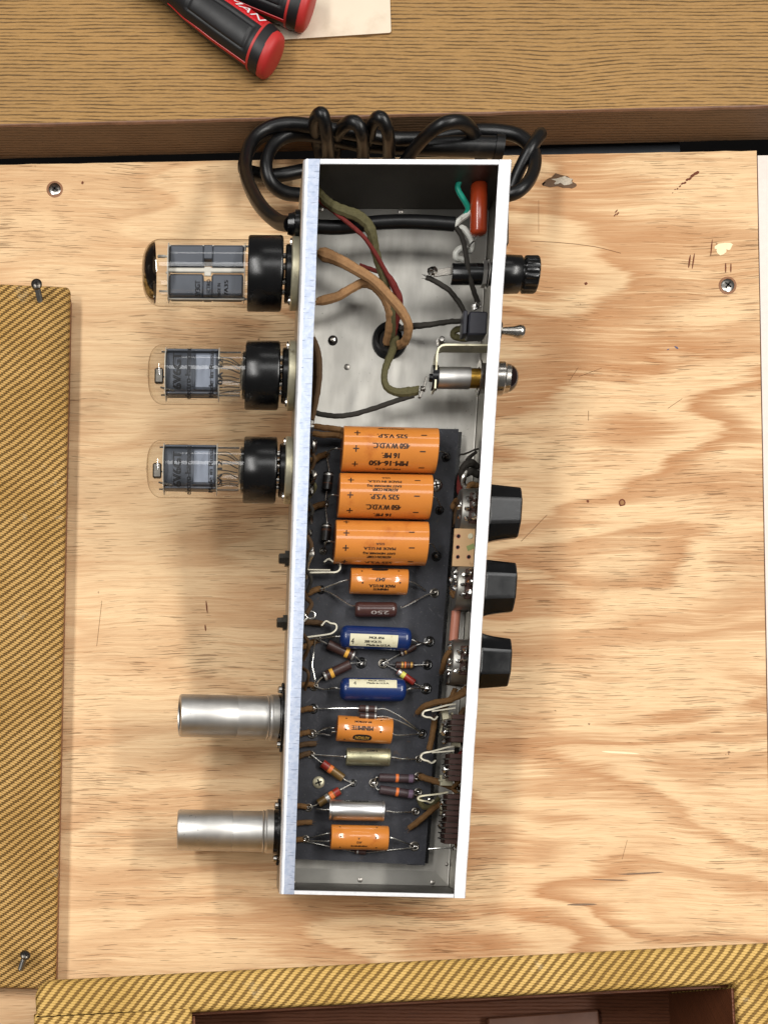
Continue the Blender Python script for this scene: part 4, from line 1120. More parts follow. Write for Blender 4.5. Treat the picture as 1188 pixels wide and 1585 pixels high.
# solder tag high on the end plate, and the red-brown capacitor
mb = MB()
tg_c = Cu(712, 268, 30); tgp = FH(712, 268, 33)
for dx_, dy_, r in ((-5, 0, 1.5), (-2, .6, 1.8), (1, .3, 1.6), (3.4, -.6, 1.3), (-7, -1.2, 1.1)): mb.blob(tgp + Vector((dx_, dy_, 0)), r, 0, (1.2, .7, .7), .3)
mb.build('solder_tag', M['solder_dark'], ch)
rc0, rc1 = FH(741, 282, 30), FH(740, 365, 30)
o, ax, L = capsule('line_capacitor', rc0, rc1, 4.25, [M['redcap'], M['redcap']], prof=[(0, 0), (.1, 2.2), (.6, 3.6), (1.5, 4.25), (27 * .9, 4.25), (26, 4.1), (26.6, 3.2), (26.8, 0)] if False else [(0, 0), (.1, 2.4), (.7, 3.7), (1.7, 4.25), ((rc1 - rc0).length - 1.7, 4.25), ((rc1 - rc0).length - .7, 3.7), ((rc1 - rc0).length - .1, 2.4), ((rc1 - rc0).length, 0)])
lead(o, [rc0, FH(737, 276, 31), FH(731, 269, 33), FH(720, 266, 33)], .45); lead(o, [rc1, FH(735, 371, 29), FH(728, 378, 27), FH(720, 392, 24)], .45)

# ------------------------------------------------------------------ control side (right wall)
WR = U2                                      # outer face of the right wall
def RW_(px, py, w): return C(px, py, w)
# fuse holder
fy = (C(808, 425, -24)).y; fc = Vector((WR, fy, -24))
mb = MB(); mb.lathe(fc, EU, [(-23, 0), (-23, 4.6), (-22.6, 4.9), (-3.2, 4.9), (-3.2, 5.2), (-1.3, 5.2)], 24, 0)
for k in range(4): pass
mb.lathe(fc, EU, [(.1, 8.7), (.6, 8.9), (11.4, 8.5), (12.0, 8.0), (12.0, 0)], 28, 0)
fh = mb.build('fuse_holder', M['bakelite'], ch)
mb = MB(); mb.lathe(fc, EU, [(13.0, 0), (13.0, 7.6), (13.8, 8.5), (19.6, 8.5), (20.4, 8.0), (20.9, 6.8), (20.9, 0)], 64, 0, ribs=16, ribd=.55, ribr=(2, 3)); mb.lathe(fc, EU, [(11.9, 7.0), (13.1, 7.0)], 28)
mb.build('fuse_cap', M['bakelite'], fh)
mb = MB(); mb.lathe(fc, EU, [(-7.4, 0), (-7.4, 6.2), (-5.4, 6.2), (-5.4, 0)], 6, 0); mb.lathe(fc, EU, [(-4.8, 5.4), (-4.8, 6.6), (-4.2, 6.6), (-4.2, 5.4)], 24); mb.build('fuse_nut', M['alu'], fh)
mb = MB(); p = fc + EU * -23
mb.box(p + Vector((-4.5, 0.6, .6)), (9.5, 3.4, .7), Matrix.Rotation(R(8), 3, 'Z'), 0, .2); mb.blob(p + Vector((-9.5, .8, 1.2)), 2.3, 0, (1.3, 1, .8), .3, 10); mb.build('fuse_terminal', M['solder_dark'], fh)
# toggle switch
ty_ = C(790, 512, -24).y; tc_ = Vector((WR, ty_, -24))
mb = MB(); mb.box(tc_ + Vector((-8.5, 2.5, -2)), (9.5, 11, 11), None, 0, .8); mb.box(tc_ + Vector((-15, 2.8, -1)), (2.2, 11, 9), None, 0, .4)
ts = mb.build('toggle_switch', mk('switch_phenolic', (46, 46, 54), .5, var=.3, vs=200), ch)
mb = MB(); mb.lathe(tc_, EU, [(.1, 0), (.1, 5.9), (2.2, 5.9), (2.6, 5.2), (2.6, 0)], 6); mb.lathe(tc_, EU, [(2.6, 4.0), (4.2, 3.8), (4.4, 0)], 20); mb.build('switch_nut', M['screw_dark'], ts)
mb = MB(); d = (EU + EV * -.035).normalized(); mb.lathe(tc_ + EU * 3, d, [(0, 1.4), (1, 1.6), (7, 2.3), (10.2, 3.1), (12.0, 3.0), (13.0, 2.2), (13.4, 0)], 22); mb.build('bat_lever', M['nickel'], ts)
mb = MB(); p = FH(737, 474, 23); mb.box(p, (4.5, 3.0, 1.4), Matrix.Rotation(R(20), 3, 'Z'), 0, .3); mb.blob(p + Vector((.3, .4, .8)), 1.6); mb.blob(FH(733, 512, 22), 1.4); mb.box(FH(719, 497, 20), (3, 1.2, 3.6), Matrix.Rotation(R(-30), 3, 'Z')); mb.build('switch_terminal', M['solder'], ts)
# pilot lamp
ly = C(788, 586, -24).y; lc = Vector((WR, ly, -24))
mb = MB(); mb.lathe(lc, EU, [(.1, 7.6), (.6, 7.9), (6.6, 7.9), (7.2, 7.4), (7.4, 7.0), (9.6, 6.8), (10.0, 6.2)], 30); lamp = mb.build('pilot_lamp', M['nickel'], ch)
mb = MB(); mb.lathe(lc, EU, [(9.4, 6.5), (11.0, 6.1), (12.6, 5.0), (13.8, 3.2), (14.3, 1.4), (14.4, 0)], 24); mb.build('jewel', M['jewel'], lamp)
mb = MB(); mb.lathe(lc, EU, [(-1.5, 0), (-1.5, 7.3), (-5.2, 7.3), (-5.2, 0)], 6); mb.lathe(lc, EU, [(-5.3, 5.4), (-5.3, 8.6), (-6.2, 8.6), (-6.2, 5.4)], 26); mb.build('lamp_nut', M['nickel'], lamp)
mb = MB(); mb.lathe(lc, EU, [(-6, 4.7), (-11, 4.7)], 24); mb.build('brass_sleeve', M['brass'], lamp)
mb = MB(); mb.lathe(lc, EU, [(-10.5, 4.9), (-10.5, 5.2), (-26.5, 5.2), (-27.2, 4.7), (-27.2, 0)], 28); mb.build('socket_barrel', M['alu'], lamp)
mb = MB(); mb.lathe(lc, EU, [(-27.2, 0), (-27.2, 6.0), (-30.2, 6.0), (-30.2, 2), (-31.5, 1.8), (-31.5, 0)], 24); mb.build('socket_base', M['bakelite'], lamp)
mb = MB()
by0 = C(700, 537, -22).y
pb = [Vector((WR - 1.5, by0, -24)), Vector((lc.x - 24.5, by0, -24)), Vector((lc.x - 26.5, by0 - .4, -24)), Vector((lc.x - 28, by0 - 1.6, -24)), Vector((lc.x - 28.6, by0 - 4, -24)), Vector((lc.x - 28.7, ly - 6.5, -24))]
rows = []
for p in pb:
    pass
fr = frames(pb, EW)
for p, (t_, a_, b_) in zip(pb, fr):
    wv = 5.5
    rows.append([p + a_ * wv + b_ * .45, p + a_ * wv - b_ * .45, p - a_ * wv - b_ * .45, p - a_ * wv + b_ * .45])
mb.loft(rows); mb.build('lamp_bracket', M['zinc'], lamp, ang=45)
mb = MB(); p = FH(655, 600, 25); mb.box(FH(657, 594, 25), (1.2, 6.5, 3), Matrix.Rotation(R(-12), 3, 'Z'), 0, .2); mb.box(FH(652, 607, 25), (1.4, 6, 3), Matrix.Rotation(R(-20), 3, 'Z'), 0, .2); mb.blob(FH(654, 602, 26), 1.5); mb.build('lamp_terminal', M['solder_dark'], lamp)

# knobs
def knob(py, flare, w=-25.0, parent=None):
    c = Vector((WR, C(775, py, w).y, w)); mb = MB(); rows = []; n = 40
    def sect(t):
        row = []
        for k in range(n):
            th = 2 * math.pi * k / n; cs, sn = math.cos(th), math.sin(th)       # cs along v, sn along w
            rc = 15.3 - .05 * t                                                # round skirt
            hx = 14.0 - .09 * t; hy = 8.4 - .05 * t; fx = 6.6 - .03 * t; ty2 = 2.6   # faceted grip bar
            rb = min(hy / max(abs(sn), 1e-6), hx / max(abs(cs), 1e-6))
            A_, B_ = (hy - ty2), (hx - fx); D_ = A_ * hx + B_ * ty2
            rb = min(rb, D_ / max(A_ * abs(cs) + B_ * abs(sn), 1e-6))
            m = min(max((t - 1.6) / 2.0, 0), 1); m = m * m * (3 - 2 * m)
            q = rc * (1 - m) + rb * m
            fl_ = max(0, cs * flare) ** 3 * (2.6 * math.exp(-t / 2.6) + 1.2 * math.exp(-t / 8))
            row.append(c + Vector((.3 + t, cs * (q + fl_), sn * q)))
        return row
    n = 72
    for t in (0, .8, 1.6, 2.1, 2.7, 3.6, 5, 7, 10, 14, 18.6): rows.append(sect(t))
    ctr = sum(rows[-1], Vector()) / n; last = rows[-1]
    for sc_, dt in ((.965, .55), (.75, 1.15), (.4, 1.5), (.1, 1.6)): rows.append([ctr + (p - ctr) * sc_ + EU * dt for p in last])
    mb.loft(rows); o = mb.build('control_knob', M['knob'], ch, ang=18)
    mb = MB(); mb.lathe(c, EU, [(-1, 0), (-1, 2.9), (.4, 2.9)], 12); mb.build('shaft', M['nickel'], o)
    return c
kc = [knob(794, -1), knob(909.5, -1), knob(1026, 1)]

# potentiometers behind the knobs
for i, (c, ph) in enumerate(zip(kc, (0, 1, 2))):
    mb = MB(); mb.lathe(c - EU * 1.4, -EU, [(0, 0), (0, 4.6), (1.2, 4.6), (1.2, 11.2), (1.6, 11.8), (9.5, 11.8), (10.6, 11.2), (10.8, 10.2), (10.8, 0)], 30)
    pot = mb.build('potentiometer', M['flange'], ch)
    mb = MB()
    for dv in (-5, 0, 5):
        p = c + Vector((-5.5, dv, 12.3)); mb.box(p + EW * 1.2, (1.0, 2.2, 5), None, 0, .2); mb.blob(p + EW * 4.2 + Vector((-1, .3, 0)), 1.7, 0, (1, 1, 1), .3)
        mb.blob(p + EW * 2.2 + Vector((-4, -.6, -1)), 1.3, 0, (1.4, .8, .8), .35)
    mb.box(c + Vector((-5.5, 0, 11.8)), (6, 15, 1.2), None, 1, .3)
    mb.build('pot_terminal', [M['solder'], M['jackwafer']], pot)
# parts and wires in the gap between the board and the right wall
wire('hookup_wire', 'w_black', [(711, 704, 8), (720, 702, 10), (730, 698, 14), (740, 694, 16)], .5)
wire('hookup_wire', 'w_black', [(738, 722, 20), (727, 717, 24), (717, 724, 24), (714, 738, 22), (718, 752, 18)], [1.8, 2.2, 2.2, 1.6, 1.2])
wire('hookup_wire', 'w_black', [(740, 735, 24), (728, 730, 27), (719, 734, 26), (715, 745, 24)], 1.8)
wire('heater_wire', 'w_red', [(716, 725, 14), (712, 745, 14), (712, 762, 14), (722, 768, 14)], 1.8)
wire('bare_wire', 'tin', [(722, 729, 28), (717, 738, 28), (715, 748, 27), (722, 756, 26)], [.8, 1.3, 1.0, 1.4])
wire('hookup_wire', 'w_gold', [(738, 752, 24), (728, 750, 26), (721, 760, 26), (716, 770, 24), (705, 776, 14), (700, 785, 12)], 1.5)
wire('hookup_wire', 'w_brown', [(736, 765, 26), (726, 770, 27), (716, 772, 26), (708, 790, 18), (706, 810, 14)], 1.9)
wire('bare_wire', 'nickel', [(718, 768, 30), (724, 773, 31), (730, 778, 30)], [1.2, 1.6, 1.0])
wire('bare_wire', 'tin', [(719, 800, 31), (719, 816, 31)], .9)
mb = MB()
for px, py, r in ((721, 779, 2.2), (726, 798, 2.4), (714, 800, 1.8), (712, 785, 1.9), (731, 800, 1.4)): mb.blob(FH(px, py, 32), r, 0, (1.2, .9, .8), .35)
mb.build('solder_joint', M['solder'], ch)
# tan fibre strip with holes
fq = [FH(703, 818, 33), FH(735, 818, 33), FH(732, 877, 33), FH(699.5, 876, 33)]
mb = MB(); mb.add(fq + [p - EW * 1.8 for p in fq], [(0, 1, 2, 3), (7, 6, 5, 4), (0, 4, 5, 1), (1, 5, 6, 2), (2, 6, 7, 3), (3, 7, 4, 0)])
fs_ = mb.build('fibre_strip', M['fibre'], ch, smooth=False)
mb = MB()
for px, py, r in ((709, 830, 1.0), (708, 847, .95), (708, 862, .95), (725, 862, 1.0)): mb.lathe(FH(px, py, 33) + EW * .06, EW, [(0, r), (.05, 0)], 14, 0); mb.lathe(FH(px, py, 33) + EW * .05, EW, [(0, r * 1.25), (.02, r * .95)], 14, 1)
mb.lathe(FH(728, 830, 33) + EW * .04, EW, [(0, 1.5), (.5, 1.0), (.5, 0)], 14, 2); mb.box(FH(728, 847, 33) + EW * .05, (4, 2.6, .15), Matrix.Rotation(.4, 3, 'Z'), 3)
mb.build('strip_hole', [M['hole'], M['pinkrod'], M['cream'], mk('faded_green_mark', (140, 150, 92), .7)], fs_, smooth=False)
mb = MB()
for px, py, r, s in ((706, 884, 1.8, (1.6, .6, .6)), (704, 894, 1.6, (1.5, .7, .6)), (706, 902, 1.3, (1, 1, 1)), (704, 912, 1.6, (1.6, .7, .6)), (721, 885, 1.4, (1, 1, 1)), (721, 896, 1.3, (1, .8, 1)), (713, 888, 1.2, (.6, 1.4, .6)), (697, 898, 1.0, (.7, 1.6, .7))):
    mb.blob(FH(px, py, 31), r, 0, s, .35, 8, Matrix.Rotation(random.uniform(-.8, .8), 3, 'Z'))
mb.build('solder_joint', M['solder'], ch)
curl = []
for k in range(15):
    th = R(200 - k * 34); q = 4.3 - .12 * k; cc = FH(715, 916, 30); curl.append(cc + Vector((q * math.cos(th), q * math.sin(th) * .95, -.1 * k)))
wire('hookup_wire', 'w_gold', [FH(732, 936, 22), FH(722, 934, 26), FH(712, 929, 29)] + curl[1:] + [FH(726, 916, 26), FH(733, 910, 22)], 1.35, sub=3)
wire('hookup_wire', 'w_gold', [(712, 893, 31), (720, 903, 31), (730, 912, 28), (736, 918, 24)], 1.45)
wire('hookup_wire', 'w_gold', [(699, 916, 27), (702, 922, 28), (710, 926, 28)], 1.4)
a, b = FH(705.5, 946, 20), FH(701.5, 992, 20)
mb = MB(); mb.tube([a, b], 2.5, 16, sub=1); o = mb.build('body_resistor', M['pinkrod'], ch)
lead(o, [a + EV * 6, a]); lead(o, [b, b - EV * 4 + EU * 1.5], .4)
mb = MB(); mb.box(FH(712, 940, 14), (9.5, 5, 5), None, 0, .8); mb.build('pot_clip', M['flange'], ch)
mb = MB(); mb.blob(FH(697, 1001, 30), 1.9); mb.blob(FH(695, 1022, 31), 1.6, 0, (.8, 1.2, .8)); mb.blob(FH(700, 1027, 31), 1.8, 0, (1.7, .7, .7), .3, 8, Matrix.Rotation(.4, 3, 'Z')); mb.blob(FH(694, 1037, 31), 1.5); mb.blob(FH(694, 1043, 31), 1.2); mb.blob(FH(707, 1040, 32), 1.5, 0, (1.4, .9, .8)); mb.blob(FH(715, 1044, 30), 1.2)
mb.build('solder_joint', M['solder'], ch)
wire('hookup_wire', 'w_gold', [(724, 993, 24), (715, 1001, 28), (704, 1006, 29), (694, 1010, 29), (688, 1022, 28), (685, 1034, 24), (683, 1040, 18)], 1.5)
wire('hookup_wire', 'w_gold', [(701, 1010, 28), (702, 1018, 29), (712, 1018, 30), (718, 1028, 29), (721, 1042, 26), (718, 1054, 22)], 1.45)
wire('hookup_wire', 'w_gold', [(700, 1040, 27), (703, 1034, 30), (709, 1033, 31), (714, 1037, 30)], 1.3)
wire('hookup_wire', 'w_gold', [(684, 1098, 12), (695, 1086, 17), (708, 1076, 22), (722, 1066, 26)], 1.7)
wire('hookup_wire', 'w_gold', [(646, 1103, BT + 4), (656, 1094, BT + 8), (672, 1088, 20), (694, 1084, 24), (714, 1076, 28), (724, 1068, 30)], [1.6, 1.8, 1.8, 1.6, 1.5, 1.5])
wire('hookup_wire', 'w_gold', [(704, 1066, 20), (699, 1078, 20), (692, 1088, 18)], 1.5)
mb = MB(); mb.box(FH(704, 1054, 24), (10, 5.5, 6), Matrix.Rotation(R(-8), 3, 'Z'), 0, .8); mb.build('pot_clip', M['screw_dark'], ch)

# input jacks: stacked wafers, springs and lugs on the right wall
def jack(py, hook, tip, m='clip', back=True):
    c = Vector((WR - 1.3, C(705, py, -22).y, -22)); mb = MB()
    for k in range(5): mb.box(c + Vector((-5.0 - .4 * (k % 2), -6 + 3.0 * k, 0)), (9.0, 2.5, 16), None, 0, .2)
    mb.lathe(c, -EU, [(0, 5), (2, 5), (2, 3.6), (3, 3.6)], 18, 1)
    for k in range(4): mb.box(c + Vector((-6.0, -4.6 + 3.0 * k, 1)), (11, .6, 13), None, 1)
    j = mb.build('input_jack', [M['jackwafer'], M['screw_dark']], ch, smooth=False)
    mb = MB()
    P_ = [FH(*q) for q in hook]
    pts, _ = spline(P_, [1] * len(P_), 5); fr = frames(pts, EW); rows = []
    for p, (t_, a_, b_) in zip(pts, fr): rows.append([p + a_ * 2.6 + b_ * .42, p + a_ * 2.6 - b_ * .42, p - a_ * 2.6 - b_ * .42, p - a_ * 2.6 + b_ * .42])
    mb.loft(rows); mb.build('contact_spring', M[m], j, ang=50)
    if back:
        mb = MB(); P_ = [FH(*q) for q in back]; fr = frames(P_, EW); rows = [[p + a_ * 2.2 + b_ * .35, p + a_ * 2.2 - b_ * .35, p - a_ * 2.2 - b_ * .35, p - a_ * 2.2 + b_ * .35] for p, (t_, a_, b_) in zip(P_, fr)]
        mb.loft(rows); mb.build('contact_spring', M[m], j)
    mb = MB()
    for px, py_, r in tip: mb.blob(FH(px, py_, 31), r, 0, (1.1, 1, .9), .25, 10)
    mb.build('solder_joint', M['solder'], j)
    return j
hk = lambda dx, dy: None
jack(1128, [(704, 1090, 28), (690, 1092, 28), (668, 1098, 27), (656, 1101, 26), (653, 1107, 26), (658, 1110, 26), (665, 1111, 26), (671, 1114, 26), (676, 1109, 26)], [(690, 1119, 2.2), (688, 1134, 1.6), (697, 1132, 1.0)], 'clip', [(704, 1096, 29), (668, 1101, 28)])
jack(1188, [(702, 1155, 28), (690, 1157, 28), (668, 1163, 27), (654, 1166, 26), (650, 1172, 26), (654, 1176, 26), (661, 1178, 26), (667, 1181, 26), (673, 1177, 26)], [(690, 1192, 1.9), (688, 1148, 1.5), (690, 1200, 1.4)], 'clip', [(702, 1162, 29), (668, 1165, 28)])
jack(1250, [(692, 1226, 28), (676, 1229, 28), (658, 1231, 27), (648, 1233, 26), (646, 1237, 26), (652, 1239, 26), (660, 1240, 26), (665, 1242, 26), (670, 1238, 26)], [(686, 1243, 2.2), (686, 1262, 1.4), (664, 1237, 1.0), (683, 1278, 1.8)], 'zinc', False)
jack(1285, [(700, 1268, 22), (690, 1270, 22), (684, 1276, 22), (684, 1283, 22)], [(684, 1279, 1.3)], 'zinc', False)
mb = MB()
for px, py, w_, h_, an in ((688, 1105, 3.6, 6, .2), (683, 1125, 1.0, 7, -.2), (694, 1128, 4, 1.0, .2), (700, 1110, 1.2, 5, .3), (705, 1151, 5, 4, 0), (699, 1170, 2, 4, .3), (688, 1207, 7, 1.2, .1), (682, 1205, 1.2, 4, .2), (690, 1212, 7, 3, 0), (682, 1254, 1.0, 6, .1), (692, 1256, 4, 1.0, .4), (704, 1246, 1, 5, .1), (693, 1262, 5, 1.0, -.3)):
    mb.box(FH(px, py, 24), (w_, h_, 3), Matrix.Rotation(an, 3, 'Z'), 0, .2)
mb.build('jack_lug', M['zinc'], ch, smooth=False)
wire('hookup_wire', 'w_gold', [(672, 1112, 20), (671, 1125, 20), (668, 1142, 20), (664, 1160, 20)], 1.7)
wire('hookup_wire', 'w_gold', [(650, 1202, BT + 3), (660, 1205, BT + 6), (676, 1210, 18), (694, 1216, 20), (706, 1222, 20)], 1.8)
wire('hookup_wire', 'w_gold', [(633, 1282, BT + 2.5), (645, 1273, BT + 4), (660, 1261, BT + 6), (672, 1250, 18), (690, 1240, 22)], [1.7, 1.8, 1.8, 1.7, 1.6])
wire('hookup_wire', 'w_olive', [(648, 1236, BT + 2), (655, 1248, BT + 3), (668, 1248, 15), (680, 1235, 16)], 1.6)
wire('bare_wire', 'tin', [(663, 1314, 8), (680, 1313, 10), (702, 1312, 14)], .45)
mb = MB(); mb.blob(FH(702, 1313, 14), 1.2); mb.build('solder_joint', M['solder'], ch)

random.seed(21)
for k in range(9):
    y0 = 1098 + k * 22; xs_ = 722 - (y0 - 1090) * .06
    wire('hookup_wire', random.choice(('w_gold', 'w_brown', 'w_black', 'w_red')), [(xs_ - random.uniform(2, 6), y0, random.uniform(22, 34)), (xs_ - random.uniform(8, 16), y0 + random.uniform(6, 14), random.uniform(20, 32)), (xs_ - random.uniform(4, 14), y0 + random.uniform(16, 30), random.uniform(18, 30)), (xs_ - random.uniform(1, 6), y0 + random.uniform(26, 40), random.uniform(14, 28))], random.uniform(.7, 1.5), sub=4)
for k in range(7):
    y0 = 700 + k * 24; xs_ = 738 - (y0 - 700) * .08
    wire('hookup_wire', random.choice(('w_gold', 'w_brown', 'w_black')), [(xs_ - 2, y0, random.uniform(10, 22)), (xs_ - random.uniform(8, 16), y0 + random.uniform(4, 12), random.uniform(14, 26)), (xs_ - random.uniform(14, 24), y0 + random.uniform(10, 22), random.uniform(11, 16))], random.uniform(.6, 1.3), sub=4)
for k in range(8):
    y0 = 690 + k * 48 + random.uniform(-8, 8); xs_ = 486 - (y0 - 690) * .035
    wire('hookup_wire', random.choice(('w_black', 'w_brown', 'w_olive')), [(xs_ - 6, y0, random.uniform(14, 24)), (xs_ + random.uniform(0, 4), y0 + random.uniform(8, 16), random.uniform(14, 26)), (xs_ - random.uniform(2, 7), y0 + random.uniform(24, 40), random.uniform(12, 22))], random.uniform(.7, 1.3), sub=4)
# hook shaped spring clips near the left wall
for base in (((466, 888, 16), (480, 887, 17), (505, 886.5, 17), (520, 886, 17), (526, 880, 17), (524, 872, 17), (515, 870, 17), (508, 866, 17), (501, 871, 17)),
             ((466, 988, 16), (480, 986, 16), (495, 984, 16), (512, 981, 16), (520, 974, 16), (519, 967, 16), (511, 965, 16), (504, 962, 16), (497, 969, 16))):
    P_ = [FH(*q) for q in base]; pts, _ = spline(P_, [1] * len(P_), 5); fr = frames(pts, EW); mb = MB()
    mb.loft([[p + a_ * 2.0 + b_ * .4, p + a_ * 2.0 - b_ * .4, p - a_ * 2.0 - b_ * .4, p - a_ * 2.0 + b_ * .4] for p, (t_, a_, b_) in zip(pts, fr)]); mb.build('spring_clip', M['clip'], ch, ang=50)
mb = MB(); p0, p1 = FH(475, 883, 18), FH(511, 882.5, 18); mb.box((p0 + p1) / 2, ((p1 - p0).length, .9, 3.5), None, 0, .2); mb.build('spring_clip', M['clip'], ch)
ring = [FH(480, 952, 20) + Vector((2.6 * math.cos(R(230 - k * 32)), 1.9 * math.sin(R(230 - k * 32)), 0)) for k in range(12)]
wire('bare_wire', 'tin', [FH(470, 962, 20)] + ring, .6, sub=3)
wire('bare_wire', 'tin', [(474, 896, 16), (477, 874, 20), (482, 858, 22), (484, 848, 22)], [.7, .8, 2.0, .8])
wire('bare_wire', 'tin', [(488, 990, 15), (486, 1002, 13), (485, 1013, 12), (483, 1030, 12), (487, 1050, 13), (486, 1060, 12)], .42)
mb = MB()
for px, py, r, s in ((487, 690, 2.2, (.7, 1.6, .8)), (485, 735, 2.0, (.9, 1.4, .8)), (483, 745, 2.0, (.8, 1.0, .8)), (482, 760, 1.8, (.7, 1.6, .8)), (481, 805, 1.6, (.7, 1.6, .8)), (480, 825, 1.4, (.7, 1.4, .8))): mb.blob(FH(px, py, 22), r, 0, s, .3)
mb.build('socket_lug', M['solder_dark'], ch)

# ------------------------------------------------------------------ tube side (left wall)
WL = -U2
TWP = -27.0                                   # tube axis below the rim
def socket(py, px, octal=True):
    c = Vector((WL, C(px, py, TWP).y, TWP)); mb = MB()
    if octal:
        mb.lathe(c, -EU, [(.1, 0), (.1, 16.3), (1.0, 16.5), (3.2, 16.5), (3.7, 16.0), (3.7, 12)], 36, 0)
        for s in (-1, 1): mb.lathe(c + Vector((-3.6, s * 13.6, 3)), -EU, [(0, 2.1), (.9, 1.9), (1.2, 0)], 10, 2)
        mb.lathe(c, -EU, [(3.3, 13.2), (6.0, 13.2), (6.6, 12.6), (6.6, 0)], 32, 1)
    else:
        mb.lathe(c, -EU, [(.1, 0), (.1, 16.5), (1.2, 16.5), (1.5, 15), (1.5, 12.5), (3.2, 12.4), (3.4, 11.5), (3.4, 0)], 36, 1)
        for s in (-1, 1): mb.box(c + Vector((-.9, s * 15.5, 0)), (1.4, 6, 8), None, 1, .5); mb.lathe(c + Vector((-1.5, s * 14.6, 6)), -EU, [(0, 2.0), (1.6, 1.9), (2.2, 1.2), (2.3, 0)], 12, 2)
    sk = mb.build('tube_socket', [M['zinc'], M['bakelite'], M['nickel']], ch)
    mb = MB()                                 # tags inside the wall
    for k in range(8 if octal else 9):
        th = 2 * math.pi * (k + .5) / (8 if octal else 9); rr = 9.5 if octal else 7
        p = c + Vector((3.5, rr * math.cos(th), rr * math.sin(th))); mb.box(p + EU * 1.5, (6, 2.2, .5), Matrix.Rotation(th, 3, 'X'), 0, .15); mb.blob(p + EU * 4.4, .9, 0, (1.2, 1, .8), .3, 6)
    mb.lathe(c + EU * 1.3, EU, [(0, 12 if octal else 9), (1.6, 12 if octal else 9), (1.6, 0)], 24, 1)
    mb.build('socket_tag', [M['solder_dark'], M['bakelite']], sk)
    return c
def vacuum_tube(label, py, px, rb, lb, rg, xg, kind, texts):
    c = socket(py, px); tb = thing('vacuum_tube', label, 'vacuum tube', c + EU * -8, 'glass vacuum tubes in the left wall', chassis=True); A = -EU
    mb = MB(); mb.lathe(c, A, [(7.0, 0), (7.0, 4), (7.6, 4.2), (7.9, rb - 1.4), (8.4, rb - .3), (9.2, rb), (8.2 + lb - .8, rb), (8.2 + lb, rb - .6), (8.2 + lb, rg - .4), (8.2 + lb - 1, rg - 2), (8.2 + lb - 1, 0)], 40)
    mb.build('base', M['bakelite'], tb, ang=40)
    mb = MB()
    for k in range(8):
        th = 2 * math.pi * k / 8; mb.tube([c + A * 5.8 + Vector((0, 8.7 * math.cos(th), 8.7 * math.sin(th))), c + A * 8 + Vector((0, 8.7 * math.cos(th), 8.7 * math.sin(th)))], 1.15, 8)
    mb.build('base_pin', M['nickel'], tb)
    x0 = 8.2 + lb - .6; xe = c.x - C(xg, py, TWP).x          # glass from x0 to xe along A
    dome = 9.5 if kind == 'rect' else 7.5
    pr = [(x0, rg), (xe - dome, rg)] + [(xe - dome + dome * math.sin(R(q)), (rg - 1.2) * math.cos(R(q)) ** .62 + 1.2 * math.cos(R(q))) for q in (12, 26, 40, 54, 66, 76, 84)] + [(xe, 0)]
    mb = MB(); mb.lathe(c, A, pr, 48)
    if kind != 'rect': mb.lathe(c + A * (xe - .4), A, [(0, 1.6), (.9, 1.0), (1.2, 0)], 12)
    g = mb.build('glass_envelope', M['glass'], tb, ang=60)
    mb = MB()
    for s, tx, ty, wd_, ht in texts: cyl_text(mb, s, tx, ty, c, EU, rg, wd_, ht, 'up')
    mb.build('lettering', M['ink_glass'], tb, smooth=False)
    def X(pxx): return c.x - C(pxx, py, TWP).x
    def Vv(pyy): return C(300, pyy, TWP).y - C(300, py, TWP).y
    if kind == 'rect':
        mb = MB(); mb.lathe(c, A, [(t - .25, r - .35) for t, r in pr[1:]][:] if False else [(xe - dome + dome * math.sin(R(q)) - .3, max(0, (rg - 1.2) * math.cos(R(q)) ** .62 + 1.2 * math.cos(R(q)) - .4)) for q in (21, 28, 36, 44, 54, 66, 76, 84, 90)], 40)
        mb.build('getter_flash', M['getter'], tb, ang=60)
        ya, yb = X(263), X(377); mid = (ya + yb) / 2; Lp = abs(ya - yb)
        mb = MB()
        xs = (X(263), X(316), X(328), X(377))
        for sg, z0, z1 in ((1, 1.6, 11.6), (-1, 1.8, 11.8)):
            for (xa, xb) in ((xs[0], xs[1]), (xs[2], xs[3])): mb.box(c + A * ((xa + xb) / 2) + Vector((0, sg * (z0 + z1) / 2, 0)), (abs(xa - xb), z1 - z0, 10.5), None, 0, .9)
            mb.box(c + A * ((xs[1] + xs[2]) / 2) + Vector((0, sg * (z0 + 3.4 + z1) / 2, 0)), (abs(xs[1] - xs[2]) + .6, z1 - z0 - 3.4, 10.3), None, 0, .4)
            mb.box(c + A * mid + Vector((0, sg * z1, 0)), (Lp + 2, 1.0, 3), None, 0, .2)
        mb.build('anode_plate', M['plate'], tb)
        mb = MB(); mb.box(c + A * mid + Vector((0, 0, 4.2)), (Lp + 1.5, 2.2, 1.6), None, 0, .5); mb.box(c + A * ((xs[1] + xs[2]) / 2) + Vector((0, -.6, 4.4)), (3.6, 4.4, 1.0), None, 0, .3)
        for t in (X(258), X(260)): pass
        for dv, t0_, t1_ in ((7.5, X(262), X(247)), (-8.8, X(262), X(247)), (0, X(262), X(257)), (12.4, x0, X(262)), (-12.2, x0, X(262))): mb.tube([c + A * t0_ + Vector((0, dv, 1)), c + A * t1_ + Vector((0, dv, 1))], .5, 7)
        mb.box(c + A * X(250) + Vector((0, 7.5, 1)), (4, 1.3, 1.3), None, 0, .3)
        mb.build('support_rod', M['mica'], tb)
        mb = MB()
        for t in (X(262), X(379)): mb.lathe(c + A * t, A, [(0, 0), (0, rg - 1.6), (.3, rg - 1.6), (.3, 0)], 28)
        mb.build('mica_spacer', M['mica'], tb)
    else:
        d = py - 583; xa, xb = X(259 if kind == 'a' else 256), X(338 if kind == 'a' else 335)
        mb = MB(); rows = []
